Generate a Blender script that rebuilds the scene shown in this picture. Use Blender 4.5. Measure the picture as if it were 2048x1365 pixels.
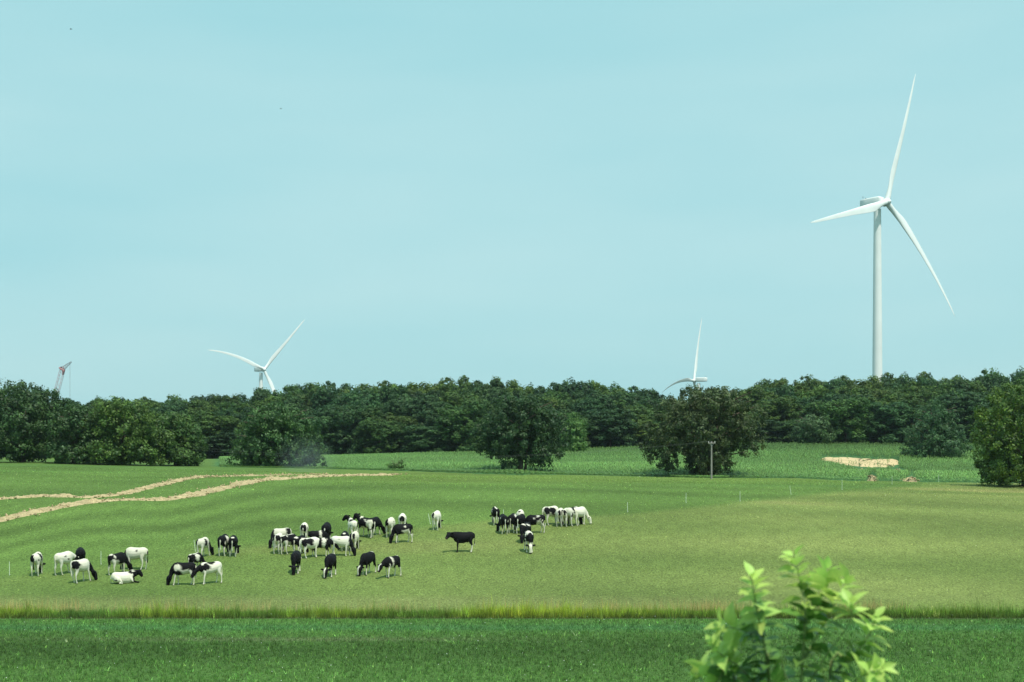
import bpy, bmesh, math, random
import numpy as np
from mathutils import Vector, Matrix

# ------------------------------------------------------------------ camera, sky, sun
for o in list(bpy.data.objects): bpy.data.objects.remove(o)
scene = bpy.context.scene
COL = scene.collection
HAZE = .00006
CZ = 7.0                       # eye height above the low meadow
F = 2844.0                     # focal length in photo pixels (50 mm on 36 mm over 2048 px)
VH = 960.0                     # row of the eye level
cam_d = bpy.data.cameras.new('camera'); cam = bpy.data.objects.new('camera', cam_d); COL.objects.link(cam)
cam.location = (0, 0, CZ); cam.rotation_euler = (math.radians(90), 0, 0)
cam_d.sensor_width = 36; cam_d.lens = 50
cam_d.shift_y = (VH - 682.5) / 2048
cam_d.clip_start = 0.1; cam_d.clip_end = 20000
cam_d.dof.use_dof = True; cam_d.dof.focus_distance = 95; cam_d.dof.aperture_fstop = 6.3
scene.camera = cam
scene.render.resolution_x = 1024; scene.render.resolution_y = 682
scene.view_settings.view_transform = 'Standard'; scene.view_settings.look = 'None'
scene.view_settings.gamma = 1; scene.view_settings.exposure = 0; scene.view_settings.use_curve_mapping = False

SUN_EL = math.radians(62); SUN_AZ = math.radians(-60)     # azimuth from +X, anticlockwise
sv = Vector((math.cos(SUN_EL)*math.cos(SUN_AZ), math.cos(SUN_EL)*math.sin(SUN_AZ), math.sin(SUN_EL)))
world = bpy.data.worlds.new('World'); scene.world = world; world.use_nodes = True
wn = world.node_tree.nodes; wl = world.node_tree.links; wn.clear()
wo = wn.new('ShaderNodeOutputWorld'); bg = wn.new('ShaderNodeBackground')
sky = wn.new('ShaderNodeTexSky'); sky.sky_type = 'NISHITA'; sky.sun_disc = False
sky.sun_elevation = SUN_EL; sky.sun_rotation = math.pi/2 - SUN_AZ; sky.dust_density = 2.5
tc = wn.new('ShaderNodeTexCoord'); mp = wn.new('ShaderNodeMapping'); mp.inputs['Scale'].default_value = (1, 1, 5)
nz = wn.new('ShaderNodeTexNoise'); nz.inputs['Scale'].default_value = 2.2; nz.inputs['Detail'].default_value = 3; nz.inputs['Roughness'].default_value = .45
cr = wn.new('ShaderNodeValToRGB')
cr.color_ramp.elements[0].position = .35; cr.color_ramp.elements[0].color = (3.9/8, 7.5/8, 7.95/8, 1)
cr.color_ramp.elements[1].position = .7; cr.color_ramp.elements[1].color = (5.15/8, 8.2/8, 8.4/8, 1)
sc8 = wn.new('ShaderNodeVectorMath'); sc8.operation = 'SCALE'; sc8.inputs['Scale'].default_value = 8.3
mx = wn.new('ShaderNodeMix'); mx.data_type = 'RGBA'; mx.inputs['Factor'].default_value = .86
wl.new(tc.outputs['Generated'], mp.inputs['Vector']); wl.new(mp.outputs['Vector'], nz.inputs['Vector'])
wl.new(nz.outputs['Fac'], cr.inputs['Fac']); wl.new(cr.outputs['Color'], sc8.inputs[0])
wl.new(sky.outputs['Color'], mx.inputs['A']); wl.new(sc8.outputs[0], mx.inputs['B'])
wl.new(mx.outputs['Result'], bg.inputs['Color']); bg.inputs['Strength'].default_value = 0.1
wl.new(bg.outputs[0], wo.inputs['Surface'])
sd = bpy.data.lights.new('sun', 'SUN'); sun = bpy.data.objects.new('sun', sd); COL.objects.link(sun)
sd.energy = 4.2; sd.angle = math.radians(.53); sd.color = (1, .965, .88)
sun.rotation_euler = (-sv).to_track_quat('-Z', 'Y').to_euler()

# ------------------------------------------------------------------ helpers
def tag(o, label=None, cat=None, group=None, kind=None):
    if label: o['label'] = label
    if cat: o['category'] = cat
    if group: o['group'] = group
    if kind: o['kind'] = kind
    return o
def empty(name, loc, rz=0, parent=None):
    o = bpy.data.objects.new(name, None); COL.objects.link(o); o.location = loc; o.rotation_euler = (0, 0, rz)
    o.empty_display_size = .2
    if parent: o.parent = parent
    return o
def npmesh(name, v, f, mat, col=None, smooth=False):
    """v (n,3), f (m,k) with k = 3 or 4"""
    v = np.asarray(v, np.float32); f = np.asarray(f, np.int32); k = f.shape[1]
    me = bpy.data.meshes.new(name)
    me.vertices.add(len(v)); me.vertices.foreach_set('co', v.ravel())
    me.loops.add(f.size); me.loops.foreach_set('vertex_index', f.ravel())
    me.polygons.add(len(f)); me.polygons.foreach_set('loop_start', np.arange(len(f), dtype=np.int32)*k)
    me.polygons.foreach_set('loop_total', np.full(len(f), k, np.int32))
    if smooth: me.polygons.foreach_set('use_smooth', np.ones(len(f), bool))
    me.update(calc_edges=True)
    if col is not None:
        a = me.color_attributes.new('Col', 'FLOAT_COLOR', 'POINT')
        c = np.ones((len(v), 4), np.float32); c[:, :3] = col; a.data.foreach_set('color', c.ravel())
    if mat: me.materials.append(mat)
    return me
def link(name, me, parent=None, loc=None):
    o = bpy.data.objects.new(name, me); COL.objects.link(o)
    if parent: o.parent = parent
    if loc is not None: o.location = loc
    return o
def material(name, base=(.8, .8, .8), rough=.6, attr=False, trans=0, spec=.3, rnd=0., noise=None, bump=None, metal=0):
    m = bpy.data.materials.new(name); m.use_nodes = True; n = m.node_tree.nodes; l = m.node_tree.links; n.clear()
    out = n.new('ShaderNodeOutputMaterial'); p = n.new('ShaderNodeBsdfPrincipled')
    p.inputs['Roughness'].default_value = rough; p.inputs['Specular IOR Level'].default_value = spec
    p.inputs['Base Color'].default_value = (*base, 1); p.inputs['Metallic'].default_value = metal
    src = None
    if attr:
        a = n.new('ShaderNodeAttribute'); a.attribute_name = 'Col'; src = a.outputs['Color']
    else:
        a = n.new('ShaderNodeRGB'); a.outputs[0].default_value = (*base, 1); src = a.outputs[0]
    tco = n.new('ShaderNodeTexCoord')
    if noise:
        for (s, lo, hi, *ys_) in noise:
            t = n.new('ShaderNodeTexNoise'); t.inputs['Scale'].default_value = s; t.inputs['Detail'].default_value = 5
            mr = n.new('ShaderNodeMapRange'); mr.inputs['From Min'].default_value = .3; mr.inputs['From Max'].default_value = .7
            mr.inputs['To Min'].default_value = lo; mr.inputs['To Max'].default_value = hi
            sc = n.new('ShaderNodeVectorMath'); sc.operation = 'SCALE'
            mpn = n.new('ShaderNodeMapping'); mpn.inputs['Scale'].default_value = (1, ys_[0] if ys_ else 1, 1)
            l.new(tco.outputs['Object'], mpn.inputs['Vector']); l.new(mpn.outputs[0], t.inputs['Vector']); l.new(t.outputs['Fac'], mr.inputs['Value'])
            l.new(src, sc.inputs[0]); l.new(mr.outputs['Result'], sc.inputs['Scale']); src = sc.outputs[0]
    if rnd:
        oi = n.new('ShaderNodeObjectInfo'); hs = n.new('ShaderNodeHueSaturation')
        m1 = n.new('ShaderNodeMapRange'); m1.inputs['To Min'].default_value = 1-rnd; m1.inputs['To Max'].default_value = 1+rnd
        m2 = n.new('ShaderNodeMath'); m2.operation = 'MULTIPLY'; m2.inputs[1].default_value = 7.31
        m3 = n.new('ShaderNodeMath'); m3.operation = 'FRACT'
        m4 = n.new('ShaderNodeMapRange'); m4.inputs['To Min'].default_value = .488; m4.inputs['To Max'].default_value = .512
        l.new(oi.outputs['Random'], m1.inputs['Value']); l.new(oi.outputs['Random'], m2.inputs[0]); l.new(m2.outputs[0], m3.inputs[0])
        l.new(m3.outputs[0], m4.inputs['Value']); l.new(m4.outputs[0], hs.inputs['Hue']); l.new(m1.outputs[0], hs.inputs['Value'])
        l.new(src, hs.inputs['Color']); src = hs.outputs['Color']
    l.new(src, p.inputs['Base Color'])
    if bump:
        t = n.new('ShaderNodeTexNoise'); t.inputs['Scale'].default_value = bump[0]; t.inputs['Detail'].default_value = 4
        b = n.new('ShaderNodeBump'); b.inputs['Strength'].default_value = bump[1]; b.inputs['Distance'].default_value = bump[2]
        l.new(tco.outputs['Object'], t.inputs['Vector']); l.new(t.outputs['Fac'], b.inputs['Height']); l.new(b.outputs[0], p.inputs['Normal'])
    if trans:
        tr = n.new('ShaderNodeBsdfTranslucent'); ms = n.new('ShaderNodeMixShader'); ms.inputs[0].default_value = trans
        l.new(src, tr.inputs['Color']); l.new(p.outputs[0], ms.inputs[1]); l.new(tr.outputs[0], ms.inputs[2]); l.new(ms.outputs[0], out.inputs['Surface'])
    else:
        l.new(p.outputs[0], out.inputs['Surface'])
    return m
def sines(seed, n=6, fr=(1, 3)):
    r = np.random.default_rng(seed); K = r.normal(size=(n, 3)); K /= np.linalg.norm(K, axis=1)[:, None]
    K *= r.uniform(fr[0], fr[1], n)[:, None]; P = r.uniform(0, 6.28, n)
    return lambda p: np.sin(p @ K.T + P).sum(1)/math.sqrt(n)
def sstep(a, b, x):
    t = np.clip((x-a)/(b-a), 0, 1); return t*t*(3-2*t)

# ------------------------------------------------------------------ lie of the land
UC = np.array([0, 500, 1024, 1500, 2048.])
TAB = [(72, 1232, 1232, 1232, 1232, 1232), (84, 1175, 1175, 1175, 1175, 1175), (96, 1110, 1110, 1108, 1110, 1112),
       (106, 1058, 1055, 1055, 1062, 1070), (120, 1008, 1003, 1005, 1018, 1028), (145, 972, 970, 975, 985, 998),
       (170, 950, 955, 962, 968, 978), (200, 932, 943, 953, 957, 967), (235, 923, 935, 945, 947, 957),
       (290, 918, 926, 932, 925, 930), (350, 914, 919, 908, 888, 893), (450, 905, 905, 898, 880, 885)]
YD = np.arange(-100, 520, .5); UD = np.arange(-6000, 8001, 50.)
ty = np.array([t[0] for t in TAB], float); tr_ = np.array([t[1:] for t in TAB], float)
zt = -(tr_-VH)/F*ty[:, None]
ZD = np.zeros((len(UD), len(YD)))
for i, u in enumerate(UD):
    zz = np.array([np.interp(u, UC, zt[k]) for k in range(len(ty))])
    Yk = np.concatenate([[-100, 5, 27, 45, 70], ty, [520]]); Zk = np.concatenate([[-1.9, -1.9, -6.95, -6.92, -6.92], zz, [zz[-1]+.2]])
    ZD[i] = np.interp(YD, Yk, Zk)
def mavg(a, n, ax):
    k = np.ones(n)/n; p = [(0, 0), (0, 0)]; p[ax] = (n//2, n//2); b = np.pad(a, p, mode='edge')
    return np.apply_along_axis(lambda r: np.convolve(r, k, 'valid'), ax, b)
ZD = mavg(mavg(ZD, 13, 1), 9, 1); ZD = mavg(mavg(ZD, 7, 0), 7, 0)
gn = sines(5, 8, (.05, .25)); gn2 = sines(6, 8, (.4, 1.2))
def ground(x, y):
    x = np.asarray(x, float); y = np.asarray(y, float); sh = np.broadcast(x, y).shape
    x = np.broadcast_to(x, sh).ravel(); y = np.broadcast_to(y, sh).ravel()
    ys = np.maximum(y, 20); u = np.clip(1024+F*x/ys, -5999, 7999); yy = np.clip(y, -99, 519)
    a = (u-UD[0])/50; i = np.clip(a.astype(int), 0, len(UD)-2); fa = a-i
    b = (yy-YD[0])/.5; j = np.clip(b.astype(int), 0, len(YD)-2); fb = b-j
    z = (ZD[i, j]*(1-fa)+ZD[i+1, j]*fa)*(1-fb)+(ZD[i, j+1]*(1-fa)+ZD[i+1, j+1]*fa)*fb
    w = sstep(520, 1500, y); z = z*(1-w)+10*w
    P = np.stack([x, y, np.zeros_like(x)], 1)
    am = np.clip((y-76)/30, 0, 1)
    z = z+gn(P)*.10*am+gn2(P)*.025*am
    return (z+CZ).reshape(sh)
YS = np.arange(46, 519, .25)
def at(u, v):
    """point of the ground where photo pixel (u, v) falls"""
    x = (u-1024)/F*YS; r = VH-F*(ground(x, YS)-CZ)/YS
    rm = np.minimum.accumulate(r)
    k = np.argmax(rm <= v) if (rm <= v).any() else len(YS)-1
    return Vector((float(x[k]), float(YS[k]), float(ground(x[k], YS[k]))))
def px(u, v, Y): return Vector(((u-1024)/F*Y, Y, CZ-(v-VH)/F*Y))

FENCE_U = [-400, 19, 202, 386, 861, 1007, 1255, 1480, 1684, 1878, 2048, 2600]
FENCE_V = [1190, 1153, 1131, 1106, 1050, 1037, 1026, 1003, 981, 967, 962, 955]
MB_U = [430, 450, 650, 850, 1024, 1130, 1400, 1600, 1700, 2048, 2500]
MB_V = [933, 935, 938, 944, 950, 950, 956, 957, 962, 967, 975]
TR1 = [(-120, 1012), (0, 999), (90, 993), (180, 996), (235, 991), (300, 975), (350, 964), (412, 953)]
TR2 = [(-120, 1062), (0, 1041), (60, 1027), (110, 1017), (170, 1006), (240, 1001), (330, 1001), (390, 991), (430, 981), (480, 969), (530, 961), (600, 956), (680, 953), (800, 949.5)]
TR3 = [(405, 955), (470, 952.5), (560, 951), (640, 950), (700, 951)]
MAIZE_BACK = 346
cn = sines(11, 9, (.03, .12)); cn2 = sines(12, 9, (.2, .7)); cn3 = sines(13, 9, (1.2, 3.5)); cn4 = sines(14, 9, (.06, .3))
def lerp(a, b, w): return a*(1-w[:, None])+b*w[:, None]
def ground_colour(x, y, z):
    ys = np.maximum(y, 10); u = 1024+F*x/ys; v = VH-F*(z-CZ)/ys
    P = np.stack([x*.45, y, 0*x], 1); n1 = cn(P); n2 = cn2(P); n3 = cn3(P); n4 = cn4(np.stack([x*.3, y*1.6, 0*x], 1))
    G = np.array([.096, .158, .036]); O = np.array([.175, .200, .060]); YG = np.array([.122, .174, .038]); DG = np.array([.060, .135, .034])
    c = np.repeat(G[None], len(x), 0)
    c = lerp(c, DG, np.clip(.38*n1+.12+.2*n4, 0, .7))
    fv = np.interp(u, FENCE_U, FENCE_V)
    side = sstep(350, 1300, u)
    w = sstep(-3, 9, v-fv)*np.clip(.46+.36*side+.14*n1+.09*n4+.10*n2, 0, 1)
    c = lerp(c, O, w)
    c = lerp(c, YG, sstep(975, 957, v)*sstep(450, 900, u)*.75)
    c = lerp(c, YG*1.1, sstep(1180, 1215, v)*.5)
    c = lerp(c, np.array([.17, .16, .075]), sstep(1185, 1205, v)*np.clip(n4*.5, 0, .5))
    t2 = np.interp(u, [p[0] for p in TR2], [p[1] for p in TR2])
    ph = (v-t2)
    st = np.sin(ph/4.6+n1*.8)*sstep(900, 500, u)*sstep(4, 14, ph)*sstep(120, 60, ph)
    st2 = np.sin((v-fv)/3.6+n1*1.3)*sstep(900, 1500, u)*.5*(v < 1190)
    brn = np.clip(.22*n2+.25*n4-.12, 0, .4)*sstep(40, -10, np.abs(v-fv-35)-20); c = lerp(c, np.array([.20, .165, .07]), brn)
    c = c*(1+.16*st+.05*st2+.09*n2+.035*n4)[:, None]
    # maize ground, wood floor
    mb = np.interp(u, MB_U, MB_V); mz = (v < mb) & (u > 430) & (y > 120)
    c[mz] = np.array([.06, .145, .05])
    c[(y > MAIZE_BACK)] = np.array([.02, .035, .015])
    # meadow in front
    M = np.array([.053, .108, .024]); m = y < 70.3
    cm = np.repeat(M[None], len(x), 0)*(1+.16*n4+.10*n2)[:, None]
    cm = lerp(cm, np.array([.10, .13, .055]), np.exp(-((y-62.3-.5*n1)/.7)**2)*np.clip(.55+.3*n2, 0, 1)*sstep(1300, 700, u))
    cm = lerp(cm, np.array([.045, .13, .05]), np.exp(-((y-66.5)/1.5)**2)*.5)
    c[m] = cm[m]
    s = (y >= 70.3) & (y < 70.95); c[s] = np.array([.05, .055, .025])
    return np.clip(c, .004, 1)
def geo(a, b, n): return list(np.geomspace(a, b, n))
ylines = np.array(list(np.arange(-80, 40, 4))+list(np.arange(40, 180, .55))+list(np.arange(180, 520, 2.5))+geo(525, 6000, 24))
xpos = list(np.arange(.35, 60, .7))+list(np.arange(61, 180, 2.5))+geo(184, 5000, 21)
xlines = np.array([-a for a in xpos[::-1]]+xpos)
X, Y = np.meshgrid(xlines, ylines); Z = ground(X, Y); nx, ny = len(xlines), len(ylines)
V = np.stack([X.ravel(), Y.ravel(), Z.ravel()], 1)
ii, jj = np.meshgrid(np.arange(nx-1), np.arange(ny-1)); a0 = (jj*nx+ii).ravel()
Fq = np.stack([a0, a0+1, a0+nx+1, a0+nx], 1)
m_ground = material('pasture_turf', rough=.95, attr=True, spec=.1, noise=[(9, .6, 1.45, .4), (22, .75, 1.3, .5), (1.2, .9, 1.1, .35)], bump=(12, .7, .08))
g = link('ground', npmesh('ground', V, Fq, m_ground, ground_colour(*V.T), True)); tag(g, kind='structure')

# ------------------------------------------------------------------ grass, crops
rng = np.random.default_rng(42)
m_grass = material('grass_blade', rough=.6, attr=True, trans=.35, spec=.25)
def blades(name, x, y, h, w, col, lean=.35, two=False):
    n = len(x); z = ground(x, y)-.01; th = rng.uniform(0, 2*np.pi, n); la = rng.uniform(0, 2*np.pi, n); ll = rng.uniform(.1, 1, n)*lean*h
    d = np.stack([np.cos(th), np.sin(th), 0*th], 1)*w[:, None]/2
    b = np.stack([x, y, z], 1); t = b+np.stack([np.cos(la)*ll, np.sin(la)*ll, h], 1)
    v = np.stack([b-d, b+d, t], 1).reshape(-1, 3); f = np.arange(3*n).reshape(-1, 3)
    return link(name, npmesh(name, v, f, m_grass, np.repeat(col, 3, 0)))
def frus(n, y0, y1, u0=-260, u1=2310, p=1.6):
    """random ground points, evenly spread over the widening view"""
    y = np.sqrt(rng.uniform(y0**2, y1**2, n)) if p else rng.uniform(y0, y1, n)
    u = rng.uniform(u0, u1, n); return (u-1024)/F*y, y, u
def tufts(x, y, u, k, r):
    n = len(x); m = n//k; i = rng.integers(0, m, n); tone = np.exp(.34*np.abs(rng.normal(0, 1, m))**1.4-.22+rng.normal(0, .1, m)); hs = np.exp(rng.normal(0, .3, m))
    rr_ = r*np.sqrt(rng.random(n))*rng.uniform(.5, 1.6, m)[i]; a = rng.uniform(0, 6.283, n)
    x2 = x[:m][i]+np.cos(a)*rr_; y2 = y[:m][i]+np.sin(a)*rr_*1.3
    return x2, y2, 1024+F*x2/y2, tone[i], hs[i]
spk = sines(90, 26, (14, 40)); spk2 = sines(91, 14, (2, 7))
def speck(x, y):
    P = np.stack([x, y*.4, 0*x], 1); return np.exp(.20*spk(P)+.06*spk2(P)+.10*rng.normal(size=len(x)))
def jit(c, s, n): return np.clip(c*(1+rng.normal(0, s, (n, 1)))*(1+rng.normal(0, s*.35, (n, 3))), .003, 1)
n = 230000; x, y, u = frus(n, 44, 70.3); x, y, u, tn, hs = tufts(x, y, u, 4, .07)
c = jit(ground_colour(x, y, ground(x, y))*1.6*(tn*speck(x, y))[:, None], .22, n); h = rng.uniform(.05, .15, n)*hs*(1+.9*(rng.random(n) > .985))
light = rng.random(n) > .94; c[light] = c[light]*np.array([2.0, 1.7, 1.6])
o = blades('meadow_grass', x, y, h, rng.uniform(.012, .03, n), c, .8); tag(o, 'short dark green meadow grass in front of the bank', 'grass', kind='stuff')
n = 380000; x, y, u = frus(n, 72.6, 200); k = rng.random(n) < np.interp(y, [73, 110, 150, 200], [1, .8, .5, .25]); x, y, u = x[k], y[k], u[k]; n = len(x)
gz = ground(x, y); cc = ground_colour(x, y, gz); vv = VH-F*(gz-CZ)/y; k = vv > np.interp(u, MB_U, MB_V)+.5; x, y, u = x[k], y[k], u[k]; n = len(x); tn = np.exp(.3*np.abs(rng.normal(0, 1, n))**1.5-.1); hs = rng.uniform(.6, 1.2, n); cc = ground_colour(x, y, ground(x, y))
c = jit(cc*1.7*(tn*speck(x, y))[:, None], .2, n); hs = hs*speck(x, y)**1.2; sc = np.interp(y, [73, 150, 200], [1, 1.7, 2.2])
o = blades('pasture_grass', x, y, rng.uniform(.02, .065, n)*hs*sc, rng.uniform(.016, .04, n)*sc, c, 1.2); tag(o, 'grazed olive green pasture grass under the cows', 'grass', kind='stuff')
# rank grass on the bank
n = 90000; y = 70.7+2.3*rng.beta(1.3, 2.0, n)+rng.normal(0, .1, n); u = rng.uniform(-260, 2310, n); x = (u-1024)/F*y
x, y, u, tn, hs = tufts(x, y, u, 16, .17)
bn = sines(31, 8, (.15, 1.0))(np.stack([x, y*.3, 0*x], 1)); yw = np.clip(.5+.35*bn, 0, 1)*np.interp(u, [0, 1000, 1400, 1700, 2048], [.75, 1, 1, .35, .55])
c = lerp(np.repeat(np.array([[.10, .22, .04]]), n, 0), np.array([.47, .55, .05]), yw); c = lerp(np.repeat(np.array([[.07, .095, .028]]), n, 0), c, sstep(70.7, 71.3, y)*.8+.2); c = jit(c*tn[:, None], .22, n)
h = rng.uniform(.15, .46, n)*hs**1.3*(1+.22*bn)*np.interp(y, [70.7, 71.4, 73.2], [.75, 1.1, .55])
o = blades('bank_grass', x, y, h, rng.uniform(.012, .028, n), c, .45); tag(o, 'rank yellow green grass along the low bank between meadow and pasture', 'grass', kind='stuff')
n = 26000; y = 72.3+4.5*rng.beta(1.2, 3, n); u = rng.uniform(-260, 2310, n); x = (u-1024)/F*y
hot = np.zeros(n)
for (cu, wd, a) in ((45, 60, .8), (140, 35, .6), (320, 60, .5), (500, 40, .7), (780, 60, .3), (1130, 60, .45), (1250, 70, .6), (1400, 60, .9), (1430, 40, .7), (1740, 45, 1.2), (1000, 40, .3), (-120, 60, .7), (2180, 60, .6)): hot += a*np.exp(-((u-cu)/wd)**2)
k = rng.random(n) < hot*.5+.03; x, y, u, hot = x[k], y[k], u[k], hot[k]; n = len(x)
c = jit(lerp(np.repeat(np.array([[.52, .47, .18]]), n, 0), np.array([.55, .36, .16]), rng.random(n)), .2, n)
o = blades('seeding_grass', x, y, rng.uniform(.35, .7, n), rng.uniform(.010, .022, n), c, .3); tag(o, 'thin tan and reddish seed heads standing above the bank grass', 'dry grass', kind='stuff')
# small white flowers
nf = 130; x, y, u = frus(nf, 47, 71, 0, 2048); vv = []; ff = []
for i in range(nf):
    r = rng.uniform(.012, .024); zc = float(ground(x[i], y[i]))+rng.uniform(.12, .2); b = len(vv)
    P = [(r, 0, 0), (0, r, 0), (-r, 0, 0), (0, -r, 0), (0, 0, r*.8), (0, 0, -r*.6)]
    vv += [(x[i]+p[0], y[i]+p[1], zc+p[2]) for p in P]
    ff += [(b+q, b+(q+1) % 4, b+4) for q in range(4)]+[(b+(q+1) % 4, b+q, b+5) for q in range(4)]
tag(link('meadow_flowers', npmesh('meadow_flowers', vv, ff, material('white_petal', (.8, .8, .75)))), 'tiny white flowers scattered in the dark green meadow', 'flower', kind='stuff')
# maize
n = 125000; y = np.sqrt(rng.uniform(150**2, MAIZE_BACK**2, n)); u = rng.uniform(380, 2360, n)
x = (u-1024)/F*y; x = np.round(x/.76)*.76+rng.normal(0, .07, n); u = 1024+F*x/y
gz = ground(x, y); v = VH-F*(gz-CZ)/y
SP = (np.array([1628, 1680, 1740, 1800, 1798, 1740, 1700, 1668]), np.array([918, 916, 920, 921, 934, 936, 933, 924]))
def inpoly(u, v):
    U, W = SP; r = np.zeros(len(u), bool); j = len(U)-1
    for i in range(len(U)):
        c_ = ((W[i] > v) != (W[j] > v)) & (u < (U[j]-U[i])*(v-W[i])/(W[j]-W[i]+1e-9)+U[i]); r ^= c_; j = i
    return r
k = (v < np.interp(u, MB_U, MB_V)) & (u > 440) & ((~inpoly(u, v) & ~inpoly(u, v+3) & ~inpoly(u, v-3) & ~inpoly(u, v-7) & ~inpoly(u, v-10)) | (rng.random(len(u)) < .03))
for (cu, cv, ru, rv) in ((1722, 944, 14, 7), (1745, 957, 10, 6), (1797, 946, 16, 6), (1822, 961, 12, 5), (1822, 950, 22, 4)): k &= ((u-cu)/ru)**2+((v-cv)/rv)**2 > 1
x, y, u = x[k], y[k], u[k]; n = len(x); print('maize', n)
mn = sines(17, 8, (.03, .22))(np.stack([x*.25, y, 0*x], 1))
hh = rng.uniform(.8, 1.15, n)*(1+.12*mn)*np.interp(u, [440, 900, 2048], [.6, 1, 1.1])*(.3+.7*sstep(0, 7, np.interp(u, MB_U, MB_V)-VH+F*(ground(x, y)-CZ)/y)); base = np.stack([x, y, ground(x, y)], 1)
vv = []; cl = []
for q in range(4):
    th = rng.uniform(0, 2*np.pi, n); d = np.stack([np.cos(th), np.sin(th), 0*th], 1); s = np.stack([-np.sin(th), np.cos(th), 0*th], 1)*rng.uniform(.045, .085, n)[:, None]
    z0 = hh*(.2+.18*q); L = rng.uniform(.35, .6, n)
    p0 = base+np.stack([0*x, 0*x, z0], 1); p1 = p0+d*(L*.5)[:, None]+np.stack([0*x, 0*x, .30*hh], 1); p2 = p0+d*L[:, None]+np.stack([0*x, 0*x, .12*hh], 1)
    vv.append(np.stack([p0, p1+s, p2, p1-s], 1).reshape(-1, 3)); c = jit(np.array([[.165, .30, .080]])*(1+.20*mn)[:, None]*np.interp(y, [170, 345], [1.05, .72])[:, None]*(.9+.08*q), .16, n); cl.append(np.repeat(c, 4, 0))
vv = np.concatenate(vv); f = np.arange(len(vv)).reshape(-1, 4)
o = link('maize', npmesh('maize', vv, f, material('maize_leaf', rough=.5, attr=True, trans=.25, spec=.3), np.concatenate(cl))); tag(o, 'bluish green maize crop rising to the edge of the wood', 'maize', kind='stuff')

# ------------------------------------------------------------------ bare soil
m_soil = material('dug_soil', (.52, .41, .23), rough=1, spec=.05, noise=[(1.3, .75, 1.2), (11, .7, 1.25)], bump=(7, 1, .2))
def windrow(name, pts, wpx, hgt, seed):
    r = np.random.default_rng(seed); P = [at(*p) for p in pts]; xs = []; 
    L = [0]
    for a, b in zip(P, P[1:]): L.append(L[-1]+(b-a).length)
    nseg = int(L[-1]/.35); S = np.linspace(0, L[-1], nseg); C = np.stack([np.interp(S, L, [p[k] for p in P]) for k in range(2)], 1)
    for _ in range(3): C[1:-1] = (C[:-2]+C[1:-1]*2+C[2:])/4
    T = np.gradient(C, axis=0); T /= np.linalg.norm(T, axis=1)[:, None]; N = np.stack([-T[:, 1], T[:, 0]], 1)
    na = 11; vs = []; wob = sines(seed, 8, (.3, 2.5))(np.stack([S, 0*S, 0*S], 1))
    for k in range(na):
        t = -1+2*k/(na-1); wd = wpx*(1+.22*wob)*np.clip(np.minimum(S, L[-1]-S)/6+.15, 0, 1)
        q = C+N*(t*wd/2)[:, None]+r.normal(0, .05, (nseg, 2)); prof = max(0, 1-t*t)
        zz = ground(q[:, 0], q[:, 1])+.012+prof*hgt*(1+.5*r.normal(size=nseg))*(.75+.25*wob)*np.clip(wd/wpx, 0, 1)
        if abs(t) > .99: zz = ground(q[:, 0], q[:, 1])-.03
        vs.append(np.stack([q[:, 0], q[:, 1], zz], 1))
    Vv = np.concatenate(vs); f = []
    i = np.arange(nseg-1)
    for k in range(na-1): f.append(np.stack([k*nseg+i, (k+1)*nseg+i, (k+1)*nseg+i+1, k*nseg+i+1], 1))
    o = link(name, npmesh(name, Vv, np.concatenate(f), m_soil)); return o, C, wpx
def clods(name, C, w, n, seed, label, smin=.06, smax=.2):
    r = np.random.default_rng(seed); vv = []; ff = []
    for i in range(n):
        c = C[r.integers(len(C))]+r.normal(0, w*.33, 2); s = r.uniform(smin, smax)*r.uniform(.5, 1); zc = float(ground(c[0], c[1]))+s*.35+r.uniform(0, .08); b = len(vv)
        for p in [(1, 0, 0), (0, 1, 0), (-1, 0, 0), (0, -1, 0), (0, 0, .8), (0, 0, -.6)]: vv.append((c[0]+p[0]*s*r.uniform(.6, 1.2), c[1]+p[1]*s*r.uniform(.6, 1.2), zc+p[2]*s))
        ff += [(b+q, b+(q+1) % 4, b+4) for q in range(4)]+[(b+(q+1) % 4, b+q, b+5) for q in range(4)]
    o = link(name, npmesh(name, vv, ff, m_soil)); tag(o, label, 'soil clods', kind='stuff')
for i, (nm, pts, w, h, lb, nc) in enumerate([('soil_ridge', TR1, 1.35, .15, 'farther ridge of tan dug soil curving across the left pasture', 420),
        ('soil_ridge', TR2, 1.75, .18, 'long nearer ridge of tan dug soil running from left edge to the middle', 900),
        ('soil_ridge', TR3, 2.2, .06, 'short thin spread of tan soil in front of the round bushy tree', 260)]):
    o, C, w = windrow(nm, pts, w, h, 60+i); tag(o, lb, 'soil ridge', 'ridges of dug soil across the pasture')
    clods('soil_clods', C, w*1.2, nc, 70+i, ['loose tan clods along the farther soil ridge', 'loose tan clods along the long nearer soil ridge', 'loose tan clods on the short thin soil spread'][i])
def soil_patch(name, ring, hgt, seed, lift=.05):
    r = np.random.default_rng(seed); P = [at(*p) for p in ring]; pts = []
    m = len(P)
    for i in range(m):
        for t in np.linspace(0, 1, 9)[:-1]:
            q = P[i].lerp(P[(i+1) % m], float(t)); pts.append((q.x+r.normal(0, .35), q.y+r.normal(0, .8)))
    pts = np.array(pts); c = pts.mean(0); n = len(pts); vs = []; rings = 8
    for k in range(rings):
        s = k/(rings-1); q = c+(pts-c)*s; z = ground(q[:, 0], q[:, 1])+(-.04 if k == rings-1 else lift)+hgt*(1-s**1.5)*(1+.4*r.normal(size=n)*(k > 0))
        vs.append(np.stack([q[:, 0], q[:, 1], z], 1))
    f = []; i = np.arange(n)
    for k in range(rings-1): f.append(np.stack([k*n+i, k*n+(i+1) % n, (k+1)*n+(i+1) % n, (k+1)*n+i], 1))
    return link(name, npmesh(name, np.concatenate(vs), np.concatenate(f), m_sand))
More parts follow.
